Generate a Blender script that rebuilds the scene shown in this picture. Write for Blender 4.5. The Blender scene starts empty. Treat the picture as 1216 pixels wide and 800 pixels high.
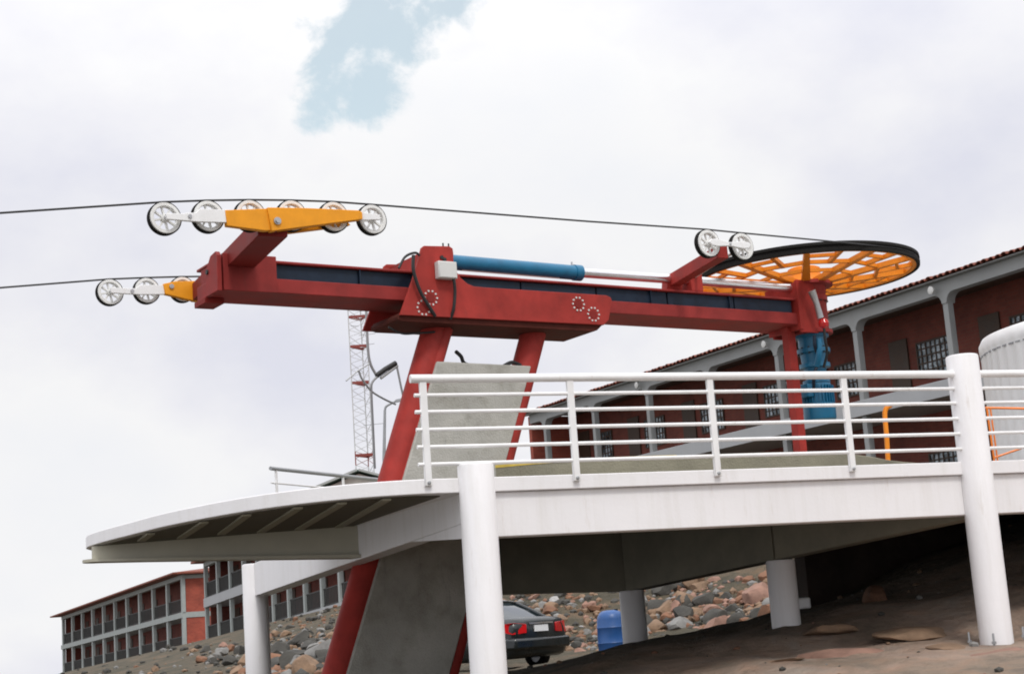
import bpy, bmesh, math, random
import numpy as np
from mathutils import Vector, Matrix, noise as mnoise
sc = bpy.context.scene
R = math.radians
rnd = random.Random(7)

# ------------------------------------------------------------------ camera
FPX, PITCH, ROLL = 1884.0, R(10.61), R(-4.03)
EYE = np.array([0, 0, 1.6])
_w = np.array([0, math.cos(PITCH), math.sin(PITCH)])
_u0 = np.array([0, -math.sin(PITCH), math.cos(PITCH)])
_r0 = np.array([1.0, 0, 0])
_c, _s = math.cos(ROLL), math.sin(ROLL)
CR = _c * _r0 + _s * _u0
CU = _c * _u0 - _s * _r0
cam_d = bpy.data.cameras.new('camera'); cam = bpy.data.objects.new('camera', cam_d)
sc.collection.objects.link(cam); sc.camera = cam
m4 = Matrix.Identity(4)
for i in range(3):
    m4[i][0] = CR[i]; m4[i][1] = CU[i]; m4[i][2] = -_w[i]; m4[i][3] = EYE[i]
cam.matrix_world = m4
cam_d.sensor_fit = 'HORIZONTAL'; cam_d.sensor_width = 36.0
cam_d.lens = FPX / 1216 * 36.0
cam_d.clip_start = 0.1; cam_d.clip_end = 5000

def ray(x, y):
    d = CR * (x - 608) / FPX - CU * (y - 400) / FPX + _w
    return d / d[1]
def atY(x, y, Y): return ray(x, y) * Y + EYE
def onplane(x, y, P0, n):
    d = ray(x, y); return EYE + d * ((np.asarray(P0) - EYE) @ n / (d @ n))

# ------------------------------------------------------------------ world, sun, exposure
SUN_EL, SUN_AZ = R(54), R(162)          # azimuth clockwise from +Y: behind the camera, a little to the right
sun_dir = Vector((math.sin(SUN_AZ) * math.cos(SUN_EL), math.cos(SUN_AZ) * math.cos(SUN_EL), math.sin(SUN_EL)))
world = bpy.data.worlds.new('World'); sc.world = world; world.use_nodes = True
nt = world.node_tree; nt.nodes.clear()
def N(t, tree=None, **kw):
    n = (tree or nt).nodes.new(t)
    for k, v in kw.items(): setattr(n, k, v)
    return n
def MathN(tree, op, a, b=None, clamp=False):
    n = tree.nodes.new('ShaderNodeMath'); n.operation = op; n.use_clamp = clamp
    for i, q in enumerate((a, b)):
        if q is None: continue
        if isinstance(q, (int, float)): n.inputs[i].default_value = q
        else: tree.links.new(q, n.inputs[i])
    return n.outputs[0]
def Ramp(tree, fac, stops):
    n = tree.nodes.new('ShaderNodeValToRGB'); tree.links.new(fac, n.inputs[0])
    e = n.color_ramp.elements
    while len(e) < len(stops): e.new(0.5)
    for q, (p, c) in zip(e, stops): q.position = p; q.color = (*c, 1) if len(c) == 3 else c
    return n.outputs[0]
out = N('ShaderNodeOutputWorld')
sky = N('ShaderNodeTexSky', sky_type='NISHITA', sun_disc=False, sun_elevation=SUN_EL, sun_rotation=SUN_AZ, air_density=1.0, dust_density=.8, ozone_density=1.0)
bg1 = N('ShaderNodeBackground'); bg1.inputs[1].default_value = 0.15
tint = N('ShaderNodeMix', data_type='RGBA', blend_type='MULTIPLY'); tint.inputs['Factor'].default_value = 1; tint.inputs['B'].default_value = (1.22, 1.34, 1.04, 1); nt.links.new(sky.outputs[0], tint.inputs['A']); nt.links.new(tint.outputs['Result'], bg1.inputs[0])
tc = N('ShaderNodeTexCoord')
mp = N('ShaderNodeMapping'); mp.inputs['Scale'].default_value = (1, 1, 1.5); nt.links.new(tc.outputs['Generated'], mp.inputs[0])
n1 = N('ShaderNodeTexNoise'); n1.inputs['Scale'].default_value = 16; n1.inputs['Detail'].default_value = 7; n1.inputs['Roughness'].default_value = .58; n1.inputs['Distortion'].default_value = .5
nt.links.new(mp.outputs[0], n1.inputs['Vector'])
n2 = N('ShaderNodeTexNoise'); n2.inputs['Scale'].default_value = 3.2; n2.inputs['Detail'].default_value = 6; n2.inputs['Roughness'].default_value = .55
nt.links.new(mp.outputs[0], n2.inputs['Vector'])
cloud_col = Ramp(nt, n2.outputs[0], [(0.34, (.74, .75, .84)), (0.48, (.86, .86, .90)), (0.56, (.92, .92, .93)), (0.68, (.88, .89, .92))])
bg2 = N('ShaderNodeBackground')
sx_ = N('ShaderNodeSeparateXYZ'); nt.links.new(tc.outputs['Generated'], sx_.inputs[0])
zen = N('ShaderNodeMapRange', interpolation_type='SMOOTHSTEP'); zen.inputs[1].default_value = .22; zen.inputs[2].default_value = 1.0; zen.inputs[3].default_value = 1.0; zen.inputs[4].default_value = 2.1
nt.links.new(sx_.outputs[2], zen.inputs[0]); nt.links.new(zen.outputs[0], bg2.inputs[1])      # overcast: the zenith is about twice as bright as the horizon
nt.links.new(cloud_col, bg2.inputs[0])
field = None        # where the cloud cover thins out: one ragged gap in view, others elsewhere round the sky
for px, py, size in ((485, -30, .040), (465, 10, .030), (440, 50, .024), (415, 90, .022), (410, 120, .022), (370, 142, .013), (535, -5, .012), (350, 0, .012)):
    g = ray(px, py); g = g / np.linalg.norm(g)
    vd = N('ShaderNodeVectorMath', operation='DISTANCE'); nt.links.new(tc.outputs['Generated'], vd.inputs[0]); vd.inputs[1].default_value = tuple(g)
    q = MathN(nt, 'DIVIDE', vd.outputs['Value'], size); q = MathN(nt, 'POWER', 2.718, MathN(nt, 'MULTIPLY', MathN(nt, 'MULTIPLY', q, q), -1.0))
    field = q if field is None else MathN(nt, 'ADD', field, q)
n3 = N('ShaderNodeTexNoise'); n3.inputs['Scale'].default_value = 2.3; n3.inputs['Detail'].default_value = 5; nt.links.new(tc.outputs['Generated'], n3.inputs['Vector'])
wide = MathN(nt, 'MULTIPLY', MathN(nt, 'SUBTRACT', n3.outputs[0], .66), 9, clamp=True)
field = MathN(nt, 'ADD', field, wide)
n4 = N('ShaderNodeTexNoise'); n4.inputs['Scale'].default_value = 42; n4.inputs['Detail'].default_value = 8; n4.inputs['Roughness'].default_value = .66; nt.links.new(tc.outputs['Generated'], n4.inputs['Vector'])
fn = MathN(nt, 'ADD', MathN(nt, 'MULTIPLY', MathN(nt, 'SUBTRACT', n1.outputs[0], .5), 4.2), MathN(nt, 'MULTIPLY', MathN(nt, 'SUBTRACT', n4.outputs[0], .5), 2.2))
msk = MathN(nt, 'ADD', MathN(nt, 'MULTIPLY', MathN(nt, 'MINIMUM', field, 1.3), 1.0), MathN(nt, 'MULTIPLY', fn, MathN(nt, 'MINIMUM', MathN(nt, 'MULTIPLY', field, 4), 1.0)))
cm = N('ShaderNodeMapRange', interpolation_type='SMOOTHSTEP'); cm.inputs[1].default_value = .30; cm.inputs[2].default_value = 1.35; cm.inputs[3].default_value = 1; cm.inputs[4].default_value = .46
nt.links.new(msk, cm.inputs[0])
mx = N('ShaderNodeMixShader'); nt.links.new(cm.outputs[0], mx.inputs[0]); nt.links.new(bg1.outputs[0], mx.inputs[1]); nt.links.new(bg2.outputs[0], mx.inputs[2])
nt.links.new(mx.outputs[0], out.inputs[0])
sl = bpy.data.lights.new('sun', 'SUN'); sl.energy = 1.5; sl.angle = R(12); sl.color = (1, .96, .9)
so = bpy.data.objects.new('sun', sl); sc.collection.objects.link(so)
so.rotation_euler = (-sun_dir).to_track_quat('-Z', 'Y').to_euler()
sc.view_settings.view_transform = 'Standard'; sc.view_settings.look = 'None'
sc.render.engine = 'CYCLES'; sc.cycles.filter_width = 1.9
sc.view_settings.exposure = 0.0; sc.view_settings.gamma = 1.0

# ------------------------------------------------------------------ materials
MATS = {}
def mat(name, col, rough=.5, metal=0.0, var=.12, scale=3.0, bump=0.0, bscale=20.0, grime=0.0, gcol=(.16, .13, .09), streak=False, wear=0.0, wcol=(.20, .09, .045), spec=.5, coat=0.0, palette=None):
    m = bpy.data.materials.new(name); m.use_nodes = True; t = m.node_tree; t.nodes.clear()
    o = t.nodes.new('ShaderNodeOutputMaterial'); b = t.nodes.new('ShaderNodeBsdfPrincipled'); t.links.new(b.outputs[0], o.inputs[0])
    tc = t.nodes.new('ShaderNodeTexCoord'); geo = t.nodes.new('ShaderNodeNewGeometry')
    pos = geo.outputs['Position']
    n = t.nodes.new('ShaderNodeTexNoise'); n.inputs['Scale'].default_value = scale; n.inputs['Detail'].default_value = 6; n.inputs['Roughness'].default_value = .6
    t.links.new(pos, n.inputs['Vector'])
    if palette: c = Ramp(t, n.outputs[0], palette)
    else:
        c = Ramp(t, n.outputs[0], [(.3, tuple(max(0, q * (1 - var)) for q in col)), (.7, tuple(min(1, q * (1 + var)) for q in col))])
    if grime > 0:
        mp = t.nodes.new('ShaderNodeMapping'); mp.inputs['Scale'].default_value = (5, 5, .5) if streak else (1.6, 1.6, 1.6); t.links.new(pos, mp.inputs[0])
        g = t.nodes.new('ShaderNodeTexNoise'); g.inputs['Scale'].default_value = 1.5; g.inputs['Detail'].default_value = 8; g.inputs['Roughness'].default_value = .65
        t.links.new(mp.outputs[0], g.inputs['Vector'])
        mr = t.nodes.new('ShaderNodeMapRange'); mr.inputs[1].default_value = .48; mr.inputs[2].default_value = .75; mr.inputs[3].default_value = 0; mr.inputs[4].default_value = grime
        t.links.new(g.outputs[0], mr.inputs[0])
        mi = t.nodes.new('ShaderNodeMix'); mi.data_type = 'RGBA'; t.links.new(mr.outputs[0], mi.inputs['Factor']); t.links.new(c, mi.inputs['A']); mi.inputs['B'].default_value = (*gcol, 1)
        c = mi.outputs['Result']
    if wear > 0:
        mp2 = t.nodes.new('ShaderNodeMapping'); mp2.inputs['Scale'].default_value = (7, 7, 1.1); mp2.inputs['Location'].default_value = (3.3, 1.7, 5.1); t.links.new(pos, mp2.inputs[0])
        g2 = t.nodes.new('ShaderNodeTexNoise'); g2.inputs['Scale'].default_value = 1.3; g2.inputs['Detail'].default_value = 9; g2.inputs['Roughness'].default_value = .7; t.links.new(mp2.outputs[0], g2.inputs['Vector'])
        m2 = t.nodes.new('ShaderNodeMapRange'); m2.inputs[1].default_value = .60; m2.inputs[2].default_value = .74; m2.inputs[3].default_value = 0; m2.inputs[4].default_value = wear; t.links.new(g2.outputs[0], m2.inputs[0])
        x2 = t.nodes.new('ShaderNodeMix'); x2.data_type = 'RGBA'; t.links.new(m2.outputs[0], x2.inputs['Factor']); t.links.new(c, x2.inputs['A']); x2.inputs['B'].default_value = (*wcol, 1); c = x2.outputs['Result']
    t.links.new(c, b.inputs['Base Color'])
    rr = Ramp(t, n.outputs[0], [(.25, (max(0, rough - .08),) * 3), (.75, (min(1, rough + .08),) * 3)]); t.links.new(rr, b.inputs['Roughness'])
    b.inputs['Metallic'].default_value = metal; b.inputs['Specular IOR Level'].default_value = spec; b.inputs['Coat Weight'].default_value = coat
    if bump > 0:
        bn = t.nodes.new('ShaderNodeTexNoise'); bn.inputs['Scale'].default_value = bscale; bn.inputs['Detail'].default_value = 5; t.links.new(pos, bn.inputs['Vector'])
        bp = t.nodes.new('ShaderNodeBump'); bp.inputs['Strength'].default_value = bump; bp.inputs['Distance'].default_value = .03; t.links.new(bn.outputs[0], bp.inputs['Height']); t.links.new(bp.outputs[0], b.inputs['Normal'])
    MATS[name] = m; return m
W_ = mat('white_paint', (.80, .79, .80), .45, var=.03, scale=1.2, bump=.06, bscale=30, grime=.22, gcol=(.48, .45, .38), streak=True, wear=.30, wcol=(.42, .34, .25))
mat('white_metal', (.80, .80, .80), .4, var=.05, scale=4, grime=.2, gcol=(.5, .46, .4), wear=.35, wcol=(.35, .22, .13))
mat('sheave_white', (.74, .74, .72), .45, var=.06, scale=12, grime=.22, gcol=(.35, .32, .28))
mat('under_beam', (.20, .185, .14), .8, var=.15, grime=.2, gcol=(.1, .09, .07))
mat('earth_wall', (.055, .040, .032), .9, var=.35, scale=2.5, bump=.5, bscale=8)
mat('rib', (.30, .28, .21), .8, var=.1)
mat('deck_grey', (.15, .145, .13), .9, var=.15, grime=.3, gcol=(.09, .08, .07))
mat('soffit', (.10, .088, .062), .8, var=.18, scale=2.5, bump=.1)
mat('wing_paint', (.42, .40, .32), .6, var=.08, grime=.2, gcol=(.3, .27, .2))
mat('red', (.335, .036, .029), .6, spec=.18, wear=.5, wcol=(.15, .045, .035), var=.28, scale=2.2, grime=.30, gcol=(.16, .03, .025), bump=.03)
mat('red_beam', (.27, .033, .030), .6, spec=.18, wear=.5, wcol=(.12, .04, .032), var=.25, scale=2.2, grime=.3, gcol=(.13, .028, .025), bump=.03)
mat('red_dark', (.22, .024, .020), .6, spec=.15, var=.15, scale=2.2, grime=.30, gcol=(.10, .02, .02))
mat('yellow', (.78, .31, .012), .5, spec=.3, wear=.4, wcol=(.28, .13, .03), var=.08, scale=6, grime=.16, gcol=(.45, .17, .02))
mat('orange', (.74, .23, .012), .5, spec=.3, wear=.4, wcol=(.22, .08, .03), var=.12, scale=5, grime=.22, gcol=(.35, .10, .015))
mat('blue', (.006, .135, .26), .4, wear=.3, wcol=(.02, .05, .07), var=.15, scale=6, grime=.22, gcol=(.01, .05, .10))
mat('box_dark', (.085, .024, .018), .75, spec=.08, var=.25, scale=4)  # very dark red-brown for the bottom box of the carriage
mat('blue_panel', (.010, .019, .036), .5, spec=.25, var=.25, scale=8, grime=.3, gcol=(.03, .05, .08))
mat('chrome', (.78, .78, .79), .32, metal=1.0, var=.05)
mat('steel', (.45, .45, .46), .4, metal=.8, var=.12, scale=9)
mat('galv', (.34, .35, .36), .5, metal=.5, var=.12)
mat('black', (.016, .016, .017), .55, var=.2)
mat('rubber', (.014, .013, .012), .75, var=.2, spec=.15)
mat('grey_plastic', (.62, .62, .60), .5, var=.04)
mat('concrete', (.40, .39, .355), .85, var=.16, scale=1.5, bump=.4, bscale=45, grime=.65, gcol=(.17, .16, .115), wear=.5, wcol=(.12, .13, .13))
mat('plinth', (.25, .235, .175), .9, var=.16, scale=2, bump=.4, bscale=40, grime=.4, gcol=(.15, .14, .09))
mat('line_yellow', (.62, .45, .08), .7, var=.2, scale=8)
mat('tile', (.20, .055, .032), .8, var=.28, scale=5, grime=.3, gcol=(.12, .05, .035))
mat('slab_paint', (.37, .38, .39), .65, var=.06, scale=.8, grime=.15, gcol=(.3, .29, .27))
mat('trim_grey', (.29, .30, .30), .7, var=.08, scale=.8, grime=.25, gcol=(.2, .19, .17))
mat('frame_grey', (.34, .37, .36), .7, var=.08, grime=.2, gcol=(.25, .25, .22))
mat('dark_grill', (.03, .03, .028), .6, var=.2)
mat('glass', (.3, .3, .3), .1, scale=2.6, spec=.6, palette=[(.36, (.02, .025, .03)), (.5, (.10, .13, .15)), (.58, (.5, .58, .64)), (.7, (.12, .15, .17))])
mat('wood_dark', (.06, .035, .022), .6, var=.2)
mat('tower_red', (.22, .04, .03), .6, var=.1)
mat('tower_grey', (.50, .50, .50), .6, var=.1)
mat('tower_white', (.75, .75, .74), .6, var=.05)
mat('green_roof', (.06, .13, .105), .6, var=.15)
mat('pale_wall', (.42, .42, .38), .7, var=.1)
mat('car_paint', (.008, .012, .014), .3, var=.2, coat=.35, grime=.3, gcol=(.04, .036, .03))
mat('car_glass', (.02, .03, .035), .05, var=.05, spec=.8)
mat('tail_red', (.55, .012, .015), .15, var=.1, coat=.5)
mat('plate', (.72, .73, .74), .4, var=.08, scale=30)
mat('drum_blue', (.018, .085, .27), .4, var=.12, scale=5, grime=.2, gcol=(.10, .14, .22))
mat('tank_white', (.86, .86, .86), .5, var=.03, grime=.1, gcol=(.5, .48, .42), streak=True)
mat('orange_tube', (.85, .22, .02), .4, var=.08)
mat('orange_pole', (.90, .28, .01), .4, var=.05)
ROCKS = [mat('rock_tan', (.21, .135, .085), .9, var=.3, scale=4, bump=.5, bscale=14),
         mat('rock_orange', (.19, .095, .055), .9, var=.3, scale=4, bump=.5, bscale=14),
         mat('rock_grey', (.20, .195, .185), .9, var=.3, scale=4, bump=.5, bscale=14),
         mat('rock_pink', (.27, .155, .115), .9, var=.25, scale=4, bump=.5, bscale=14),
         mat('rock_dark', (.055, .052, .045), .9, var=.35, scale=3, bump=.5, bscale=14),
         mat('rock_pale', (.38, .37, .36), .9, var=.2, scale=4, bump=.5, bscale=14)]
ROCKN = ['tan', 'orange brown', 'mid grey', 'pinkish', 'dark', 'pale grey']
def brick_mat(name, c1, c2, mortar):
    m = bpy.data.materials.new(name); m.use_nodes = True; t = m.node_tree; b = t.nodes['Principled BSDF']
    tc = t.nodes.new('ShaderNodeTexCoord'); br = t.nodes.new('ShaderNodeTexBrick')
    geo = t.nodes.new('ShaderNodeNewGeometry'); dp = t.nodes.new('ShaderNodeVectorMath'); dp.operation = 'DOT_PRODUCT'; t.links.new(geo.outputs['Position'], dp.inputs[0])
    a_ = R(118); dp.inputs[1].default_value = (math.cos(a_) + math.sin(a_), math.sin(a_) - math.cos(a_), 0)
    sp_ = t.nodes.new('ShaderNodeSeparateXYZ'); t.links.new(geo.outputs['Position'], sp_.inputs[0]); cb = t.nodes.new('ShaderNodeCombineXYZ'); t.links.new(dp.outputs['Value'], cb.inputs[0]); t.links.new(sp_.outputs[2], cb.inputs[1]); t.links.new(cb.outputs[0], br.inputs['Vector'])
    br.inputs['Scale'].default_value = 2.2; br.inputs['Color1'].default_value = (*c1, 1); br.inputs['Color2'].default_value = (*c2, 1); br.inputs['Mortar'].default_value = (*mortar, 1)
    br.inputs['Mortar Size'].default_value = .012
    n = t.nodes.new('ShaderNodeTexNoise'); n.inputs['Scale'].default_value = 1.2; n.inputs['Detail'].default_value = 6; t.links.new(geo.outputs['Position'], n.inputs['Vector'])
    rp = Ramp(t, n.outputs[0], [(.3, (.75, .75, .75)), (.7, (1.15, 1.12, 1.1))])
    mi = t.nodes.new('ShaderNodeMix'); mi.data_type = 'RGBA'; mi.blend_type = 'MULTIPLY'; mi.inputs['Factor'].default_value = 1
    t.links.new(br.outputs[0], mi.inputs['A']); t.links.new(rp, mi.inputs['B']); t.links.new(mi.outputs['Result'], b.inputs['Base Color']); b.inputs['Roughness'].default_value = .85
    MATS[name] = m
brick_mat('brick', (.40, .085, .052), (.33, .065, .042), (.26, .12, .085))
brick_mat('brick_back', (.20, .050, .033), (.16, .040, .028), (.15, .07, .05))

# ------------------------------------------------------------------ mesh helpers
class MB:
    def __init__(s): s.v = []; s.f = []
    def add(s, vs, fs):
        o = len(s.v); s.v += [tuple(map(float, q)) for q in vs]; s.f += [tuple(i + o for i in q) for q in fs]; return s
    def box8(s, p):   # p: bottom loop of 4, top loop of 4
        return s.add(p, [(3, 2, 1, 0), (4, 5, 6, 7), (0, 1, 5, 4), (1, 2, 6, 5), (2, 3, 7, 6), (3, 0, 4, 7)])
    def prism(s, poly, ext):
        ext = np.asarray(ext, float); n = len(poly); a = [np.asarray(q, float) for q in poly]; b = [q + ext for q in a]
        return s.add(a + b, [tuple(range(n - 1, -1, -1)), tuple(range(n, 2 * n))] + [(i, (i + 1) % n, n + (i + 1) % n, n + i) for i in range(n)])
    def beam(s, p0, p1, w, h, up=(0, 0, 1)):
        p0 = np.asarray(p0, float); p1 = np.asarray(p1, float); d = p1 - p0; d = d / np.linalg.norm(d)
        up = np.asarray(up, float); x = np.cross(d, up); x = x / np.linalg.norm(x) * w / 2; y = np.cross(x, d); y = y / np.linalg.norm(y) * h / 2
        return s.box8([p0 - x - y, p0 + x - y, p1 + x - y, p1 - x - y, p0 - x + y, p0 + x + y, p1 + x + y, p1 - x + y])
    def tube(s, pts, r, n=12, caps=True, closed=False):
        pts = [np.asarray(q, float) for q in pts]; k = len(pts); rr = r if hasattr(r, '__len__') else [r] * k
        vs = []; fs = []; px = None
        for i, p in enumerate(pts):
            if closed: d = pts[(i + 1) % k] - pts[i - 1]
            else: d = pts[min(i + 1, k - 1)] - pts[max(i - 1, 0)]
            d = d / np.linalg.norm(d)
            if px is None:
                a = np.array([0, 0, 1.]) if abs(d[2]) < .9 else np.array([1., 0, 0]); px = np.cross(d, a)
            px = px - d * (px @ d); px = px / np.linalg.norm(px); py = np.cross(d, px)
            for j in range(n):
                t = 2 * math.pi * j / n; vs.append(p + rr[i] * (math.cos(t) * px + math.sin(t) * py))
        for i in range(k if closed else k - 1):
            i2 = (i + 1) % k
            for j in range(n): fs.append((i * n + j, i * n + (j + 1) % n, i2 * n + (j + 1) % n, i2 * n + j))
        if caps and not closed: fs += [tuple(range(n - 1, -1, -1)), tuple((k - 1) * n + j for j in range(n))]
        return s.add(vs, fs)
    def lathe(s, c, ax, prof, n=24, closed=False):   # prof: (radius, height); closed = ring profile
        c = np.asarray(c, float); ax = np.asarray(ax, float); ax = ax / np.linalg.norm(ax)
        a = np.array([0, 0, 1.]) if abs(ax[2]) < .9 else np.array([1., 0, 0]); x = np.cross(ax, a); x /= np.linalg.norm(x); y = np.cross(ax, x)
        vs = []; fs = []; k = len(prof)
        for (r, h) in prof:
            for j in range(n):
                t = 2 * math.pi * j / n; vs.append(c + ax * h + r * (math.cos(t) * x + math.sin(t) * y))
        for i in range(k if closed else k - 1):
            i2 = (i + 1) % k
            for j in range(n): fs.append((i * n + j, i * n + (j + 1) % n, i2 * n + (j + 1) % n, i2 * n + j))
        if not closed: fs += [tuple(range(n - 1, -1, -1)), tuple((k - 1) * n + j for j in range(n))]
        return s.add(vs, fs)
    def build(s, name, m, parent=None, bevel=0.0, smooth=32, label=None):
        v = np.array(s.v); c = (v.min(0) + v.max(0)) / 2
        if parent is None: c[2] = v[:, 2].min()
        me = bpy.data.meshes.new(name); me.from_pydata([tuple(q) for q in v - c], [], s.f)
        bm = bmesh.new(); bm.from_mesh(me); bmesh.ops.recalc_face_normals(bm, faces=bm.faces); bm.to_mesh(me); bm.free()
        if smooth:
            me.shade_smooth(); me.set_sharp_from_angle(angle=R(smooth))
        me.materials.append(MATS[m] if isinstance(m, str) else m)
        o = bpy.data.objects.new(name, me); sc.collection.objects.link(o)
        if parent is not None:
            o.parent = parent; o.location = Vector(c) - WPOS[parent.name]
        else: o.location = c
        WPOS[o.name] = Vector(c)
        if bevel > 0:
            b = o.modifiers.new('bevel', 'BEVEL'); b.width = bevel; b.segments = 2; b.limit_method = 'ANGLE'; b.angle_limit = R(40)
        if label: o['label'] = label
        return o
WPOS = {}
def tag(o, label, cat, group=None, kind=None):
    if label: o['label'] = label
    if cat: o['category'] = cat
    if group: o['group'] = group
    if kind: o['kind'] = kind
    return o
def thing(name, loc, label, cat, group=None):
    o = bpy.data.objects.new(name, None); o.empty_display_size = .2; sc.collection.objects.link(o); o.location = Vector(loc); WPOS[o.name] = Vector(loc)
    return tag(o, label, cat, group)
def copy_tree(o, parent=None, wpos=None):
    c = o.copy(); sc.collection.objects.link(c); c.parent = parent
    for ch in o.children: copy_tree(ch, c)
    return c

# frames: deck (u, v), lift (a, b), z in metres
A0 = np.array([-.4414, 15.2942, 0]); TH = R(21.25)
DU = np.array([math.cos(TH), math.sin(TH), 0]); DV = np.array([-math.sin(TH), math.cos(TH), 0])
def D(u, v, z): return A0 + DU * u + DV * v + np.array([0, 0, z])
PH = R(33); LU = np.array([math.cos(PH), math.sin(PH), 0]); LV = np.array([-math.sin(PH), math.cos(PH), 0]); ZZ = np.array([0, 0, 1.])
def L(a, b, z): return LU * a + LV * b + ZZ * z
def lbox(m, a0, a1, b0, b1, z0, z1):
    return m.box8([L(a0, b0, z0), L(a1, b0, z0), L(a1, b1, z0), L(a0, b1, z0), L(a0, b0, z1), L(a1, b0, z1), L(a1, b1, z1), L(a0, b1, z1)])
def dbox(m, u0, u1, v0, v1, z0, z1):
    return m.box8([D(u0, v0, z0), D(u1, v0, z0), D(u1, v1, z0), D(u0, v1, z0), D(u0, v0, z1), D(u1, v0, z1), D(u1, v1, z1), D(u0, v1, z1)])
def smooth_path(pts, k=6):
    pts = [np.asarray(p, float) for p in pts]; P = [2 * pts[0] - pts[1]] + pts + [2 * pts[-1] - pts[-2]]; o = []
    for i in range(1, len(P) - 2):
        for j in range(k):
            t = j / k; a, b, c, d = P[i - 1:i + 3]
            o.append(.5 * (2 * b + (c - a) * t + (2 * a - 5 * b + 4 * c - d) * t * t + (3 * b - a - 3 * c + d) * t ** 3))
    o.append(pts[-1]); return o

# ------------------------------------------------------------------ terrain
CP = np.array([(-8, 6, -.6), (0, 6, -.1), (8, 6, .4), (-8, 12, .1), (0, 12, .45), (5, 13, .80), (10, 13, 1.25), (-.4, 15.3, .8), (5.05, 17.7, 1.20), (9, 17, 1.7),
    (3.05, 19.6, 1.57), (1.41, 22.5, 1.40), (0, 22, 1.12), (-2, 20, .9), (-3.9, 22.7, .95), (4.6, 22.3, 1.82), (6.2, 23.6, 2.4), (8, 24, 3.0), (6.6, 25.5, 2.5), (4.4, 25.6, 1.55), (10, 21.5, 2.8), (13, 22, 3.3),
    (0, 25, .95), (2, 26, .98), (3.4, 26, 1.2), (0, 31, 1.0), (3, 33, 1.08), (-3, 30, .85), (-1, 36, 1.05), (4, 36.5, 1.1), (6, 31, 1.7), (9, 33, 3.4),
    (-3, 39, 1.1), (0, 39.5, 1.3), (3, 39.5, 1.5), (6, 40, 2.1), (-1, 44, 2.9), (4, 44, 3.2), (9, 43, 3.9), (13, 45, 4.4), (8, 56, 4.4), (2, 70, 4.4), (20, 50, 4.6),
    (-6, 28, .5), (-8, 40, .7), (-10, 50, 1.05), (-9, 58, 1.7), (-12, 70, 2.1), (-9, 78, 3.5), (-9.5, 82, 3.75), (-21, 103, 2.2), (-26, 120, 1.85), (-46, 158, .3), (-15, 40, -.2), (-30, 80, .2), (-40, 120, -.8), (-60, 160, -3),
    (-12, 28, -.5), (-20, 18, -2.5), (-100, 280, -22), (100, 300, 0), (0, 300, -2), (-200, 150, -45), (200, 100, 5), (60, 20, 8), (30, 25, 4.5), (-300, 600, -60), (0, 700, -20), (300, 600, -20), (-60, -20, -12), (60, -40, 4), (0, -20, -2), (-300, -100, -60), (300, -100, 10)], float)
def _fit():
    d = np.linalg.norm(CP[:, None, :2] - CP[None, :, :2], axis=2); n = len(CP); Pm = np.c_[np.ones(n), CP[:, :2]]
    Mx = np.block([[d - np.eye(n) * .6, Pm], [Pm.T, np.zeros((3, 3))]])
    return np.linalg.solve(Mx, np.r_[CP[:, 2], 0, 0, 0])
_co = _fit()
def height(x, y):
    x = np.atleast_1d(np.asarray(x, float)); y = np.atleast_1d(np.asarray(y, float))
    d = np.sqrt((x[:, None] - CP[None, :, 0]) ** 2 + (y[:, None] - CP[None, :, 1]) ** 2)
    return d @ _co[:len(CP)] + _co[-3] + _co[-2] * x + _co[-1] * y
def rough(x, y):
    near = 1.0 if y < 60 else .4
    n = mnoise.fractal(Vector((x * .55, y * .55, 3.1)), .9, 2.1, 5)
    t = mnoise.noise(Vector((x * .9 + .3 * y, y * .5, 1.7)))
    st = (math.floor(t * 3.5) + min(1, (t * 3.5 % 1) * 3)) / 3.5
    return near * (.08 * n + .08 * st + .03 * mnoise.noise(Vector((x * 1.7, y * 1.7, 4))) + .02 * mnoise.noise(Vector((x * 3.1, y * 3.1, 9))))
def axis(lo, hi, step, far, g=1.16):
    a = list(np.arange(lo, hi + 1e-6, step)); d = step; q = lo; left = []
    while q > -far: d *= g; q -= d; left.append(q)
    d = step; q = hi; right = []
    while q < far: d *= g; q += d; right.append(q)
    return np.array(left[::-1] + a + right)
xs = axis(-9, 13, .2, 900); ys = axis(8, 46, .2, 1400); ys = ys[ys > -60]
X, Y = np.meshgrid(xs, ys); Z = height(X.ravel(), Y.ravel())
Z = Z + np.array([rough(a, b) if abs(a) < 80 and b < 200 else 0 for a, b in zip(X.ravel(), Y.ravel())])
nx, ny = len(xs), len(ys)
gm = bpy.data.meshes.new('ground')
gm.from_pydata([tuple(q) for q in np.c_[X.ravel(), Y.ravel(), Z]], [], [(j * nx + i, j * nx + i + 1, (j + 1) * nx + i + 1, (j + 1) * nx + i) for j in range(ny - 1) for i in range(nx - 1)])
gm.shade_smooth()
g_ob = bpy.data.objects.new('ground', gm); sc.collection.objects.link(g_ob); g_ob['kind'] = 'structure'
gmat = bpy.data.materials.new('ground_rock'); gmat.use_nodes = True; t = gmat.node_tree; b = t.nodes['Principled BSDF']; b.inputs['Roughness'].default_value = .92
geo = t.nodes.new('ShaderNodeNewGeometry')
def gn(sc_, det=8, rg=.6, dist=0):
    n = t.nodes.new('ShaderNodeTexNoise'); n.inputs['Scale'].default_value = sc_; n.inputs['Detail'].default_value = det; n.inputs['Roughness'].default_value = rg; n.inputs['Distortion'].default_value = dist; t.links.new(geo.outputs['Position'], n.inputs['Vector']); return n.outputs[0]
c1 = Ramp(t, gn(.7, 9, .62, .6), [(.30, (.15, .12, .09)), (.43, (.29, .22, .17)), (.50, (.46, .32, .25)), (.66, (.52, .44, .38))])
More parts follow.
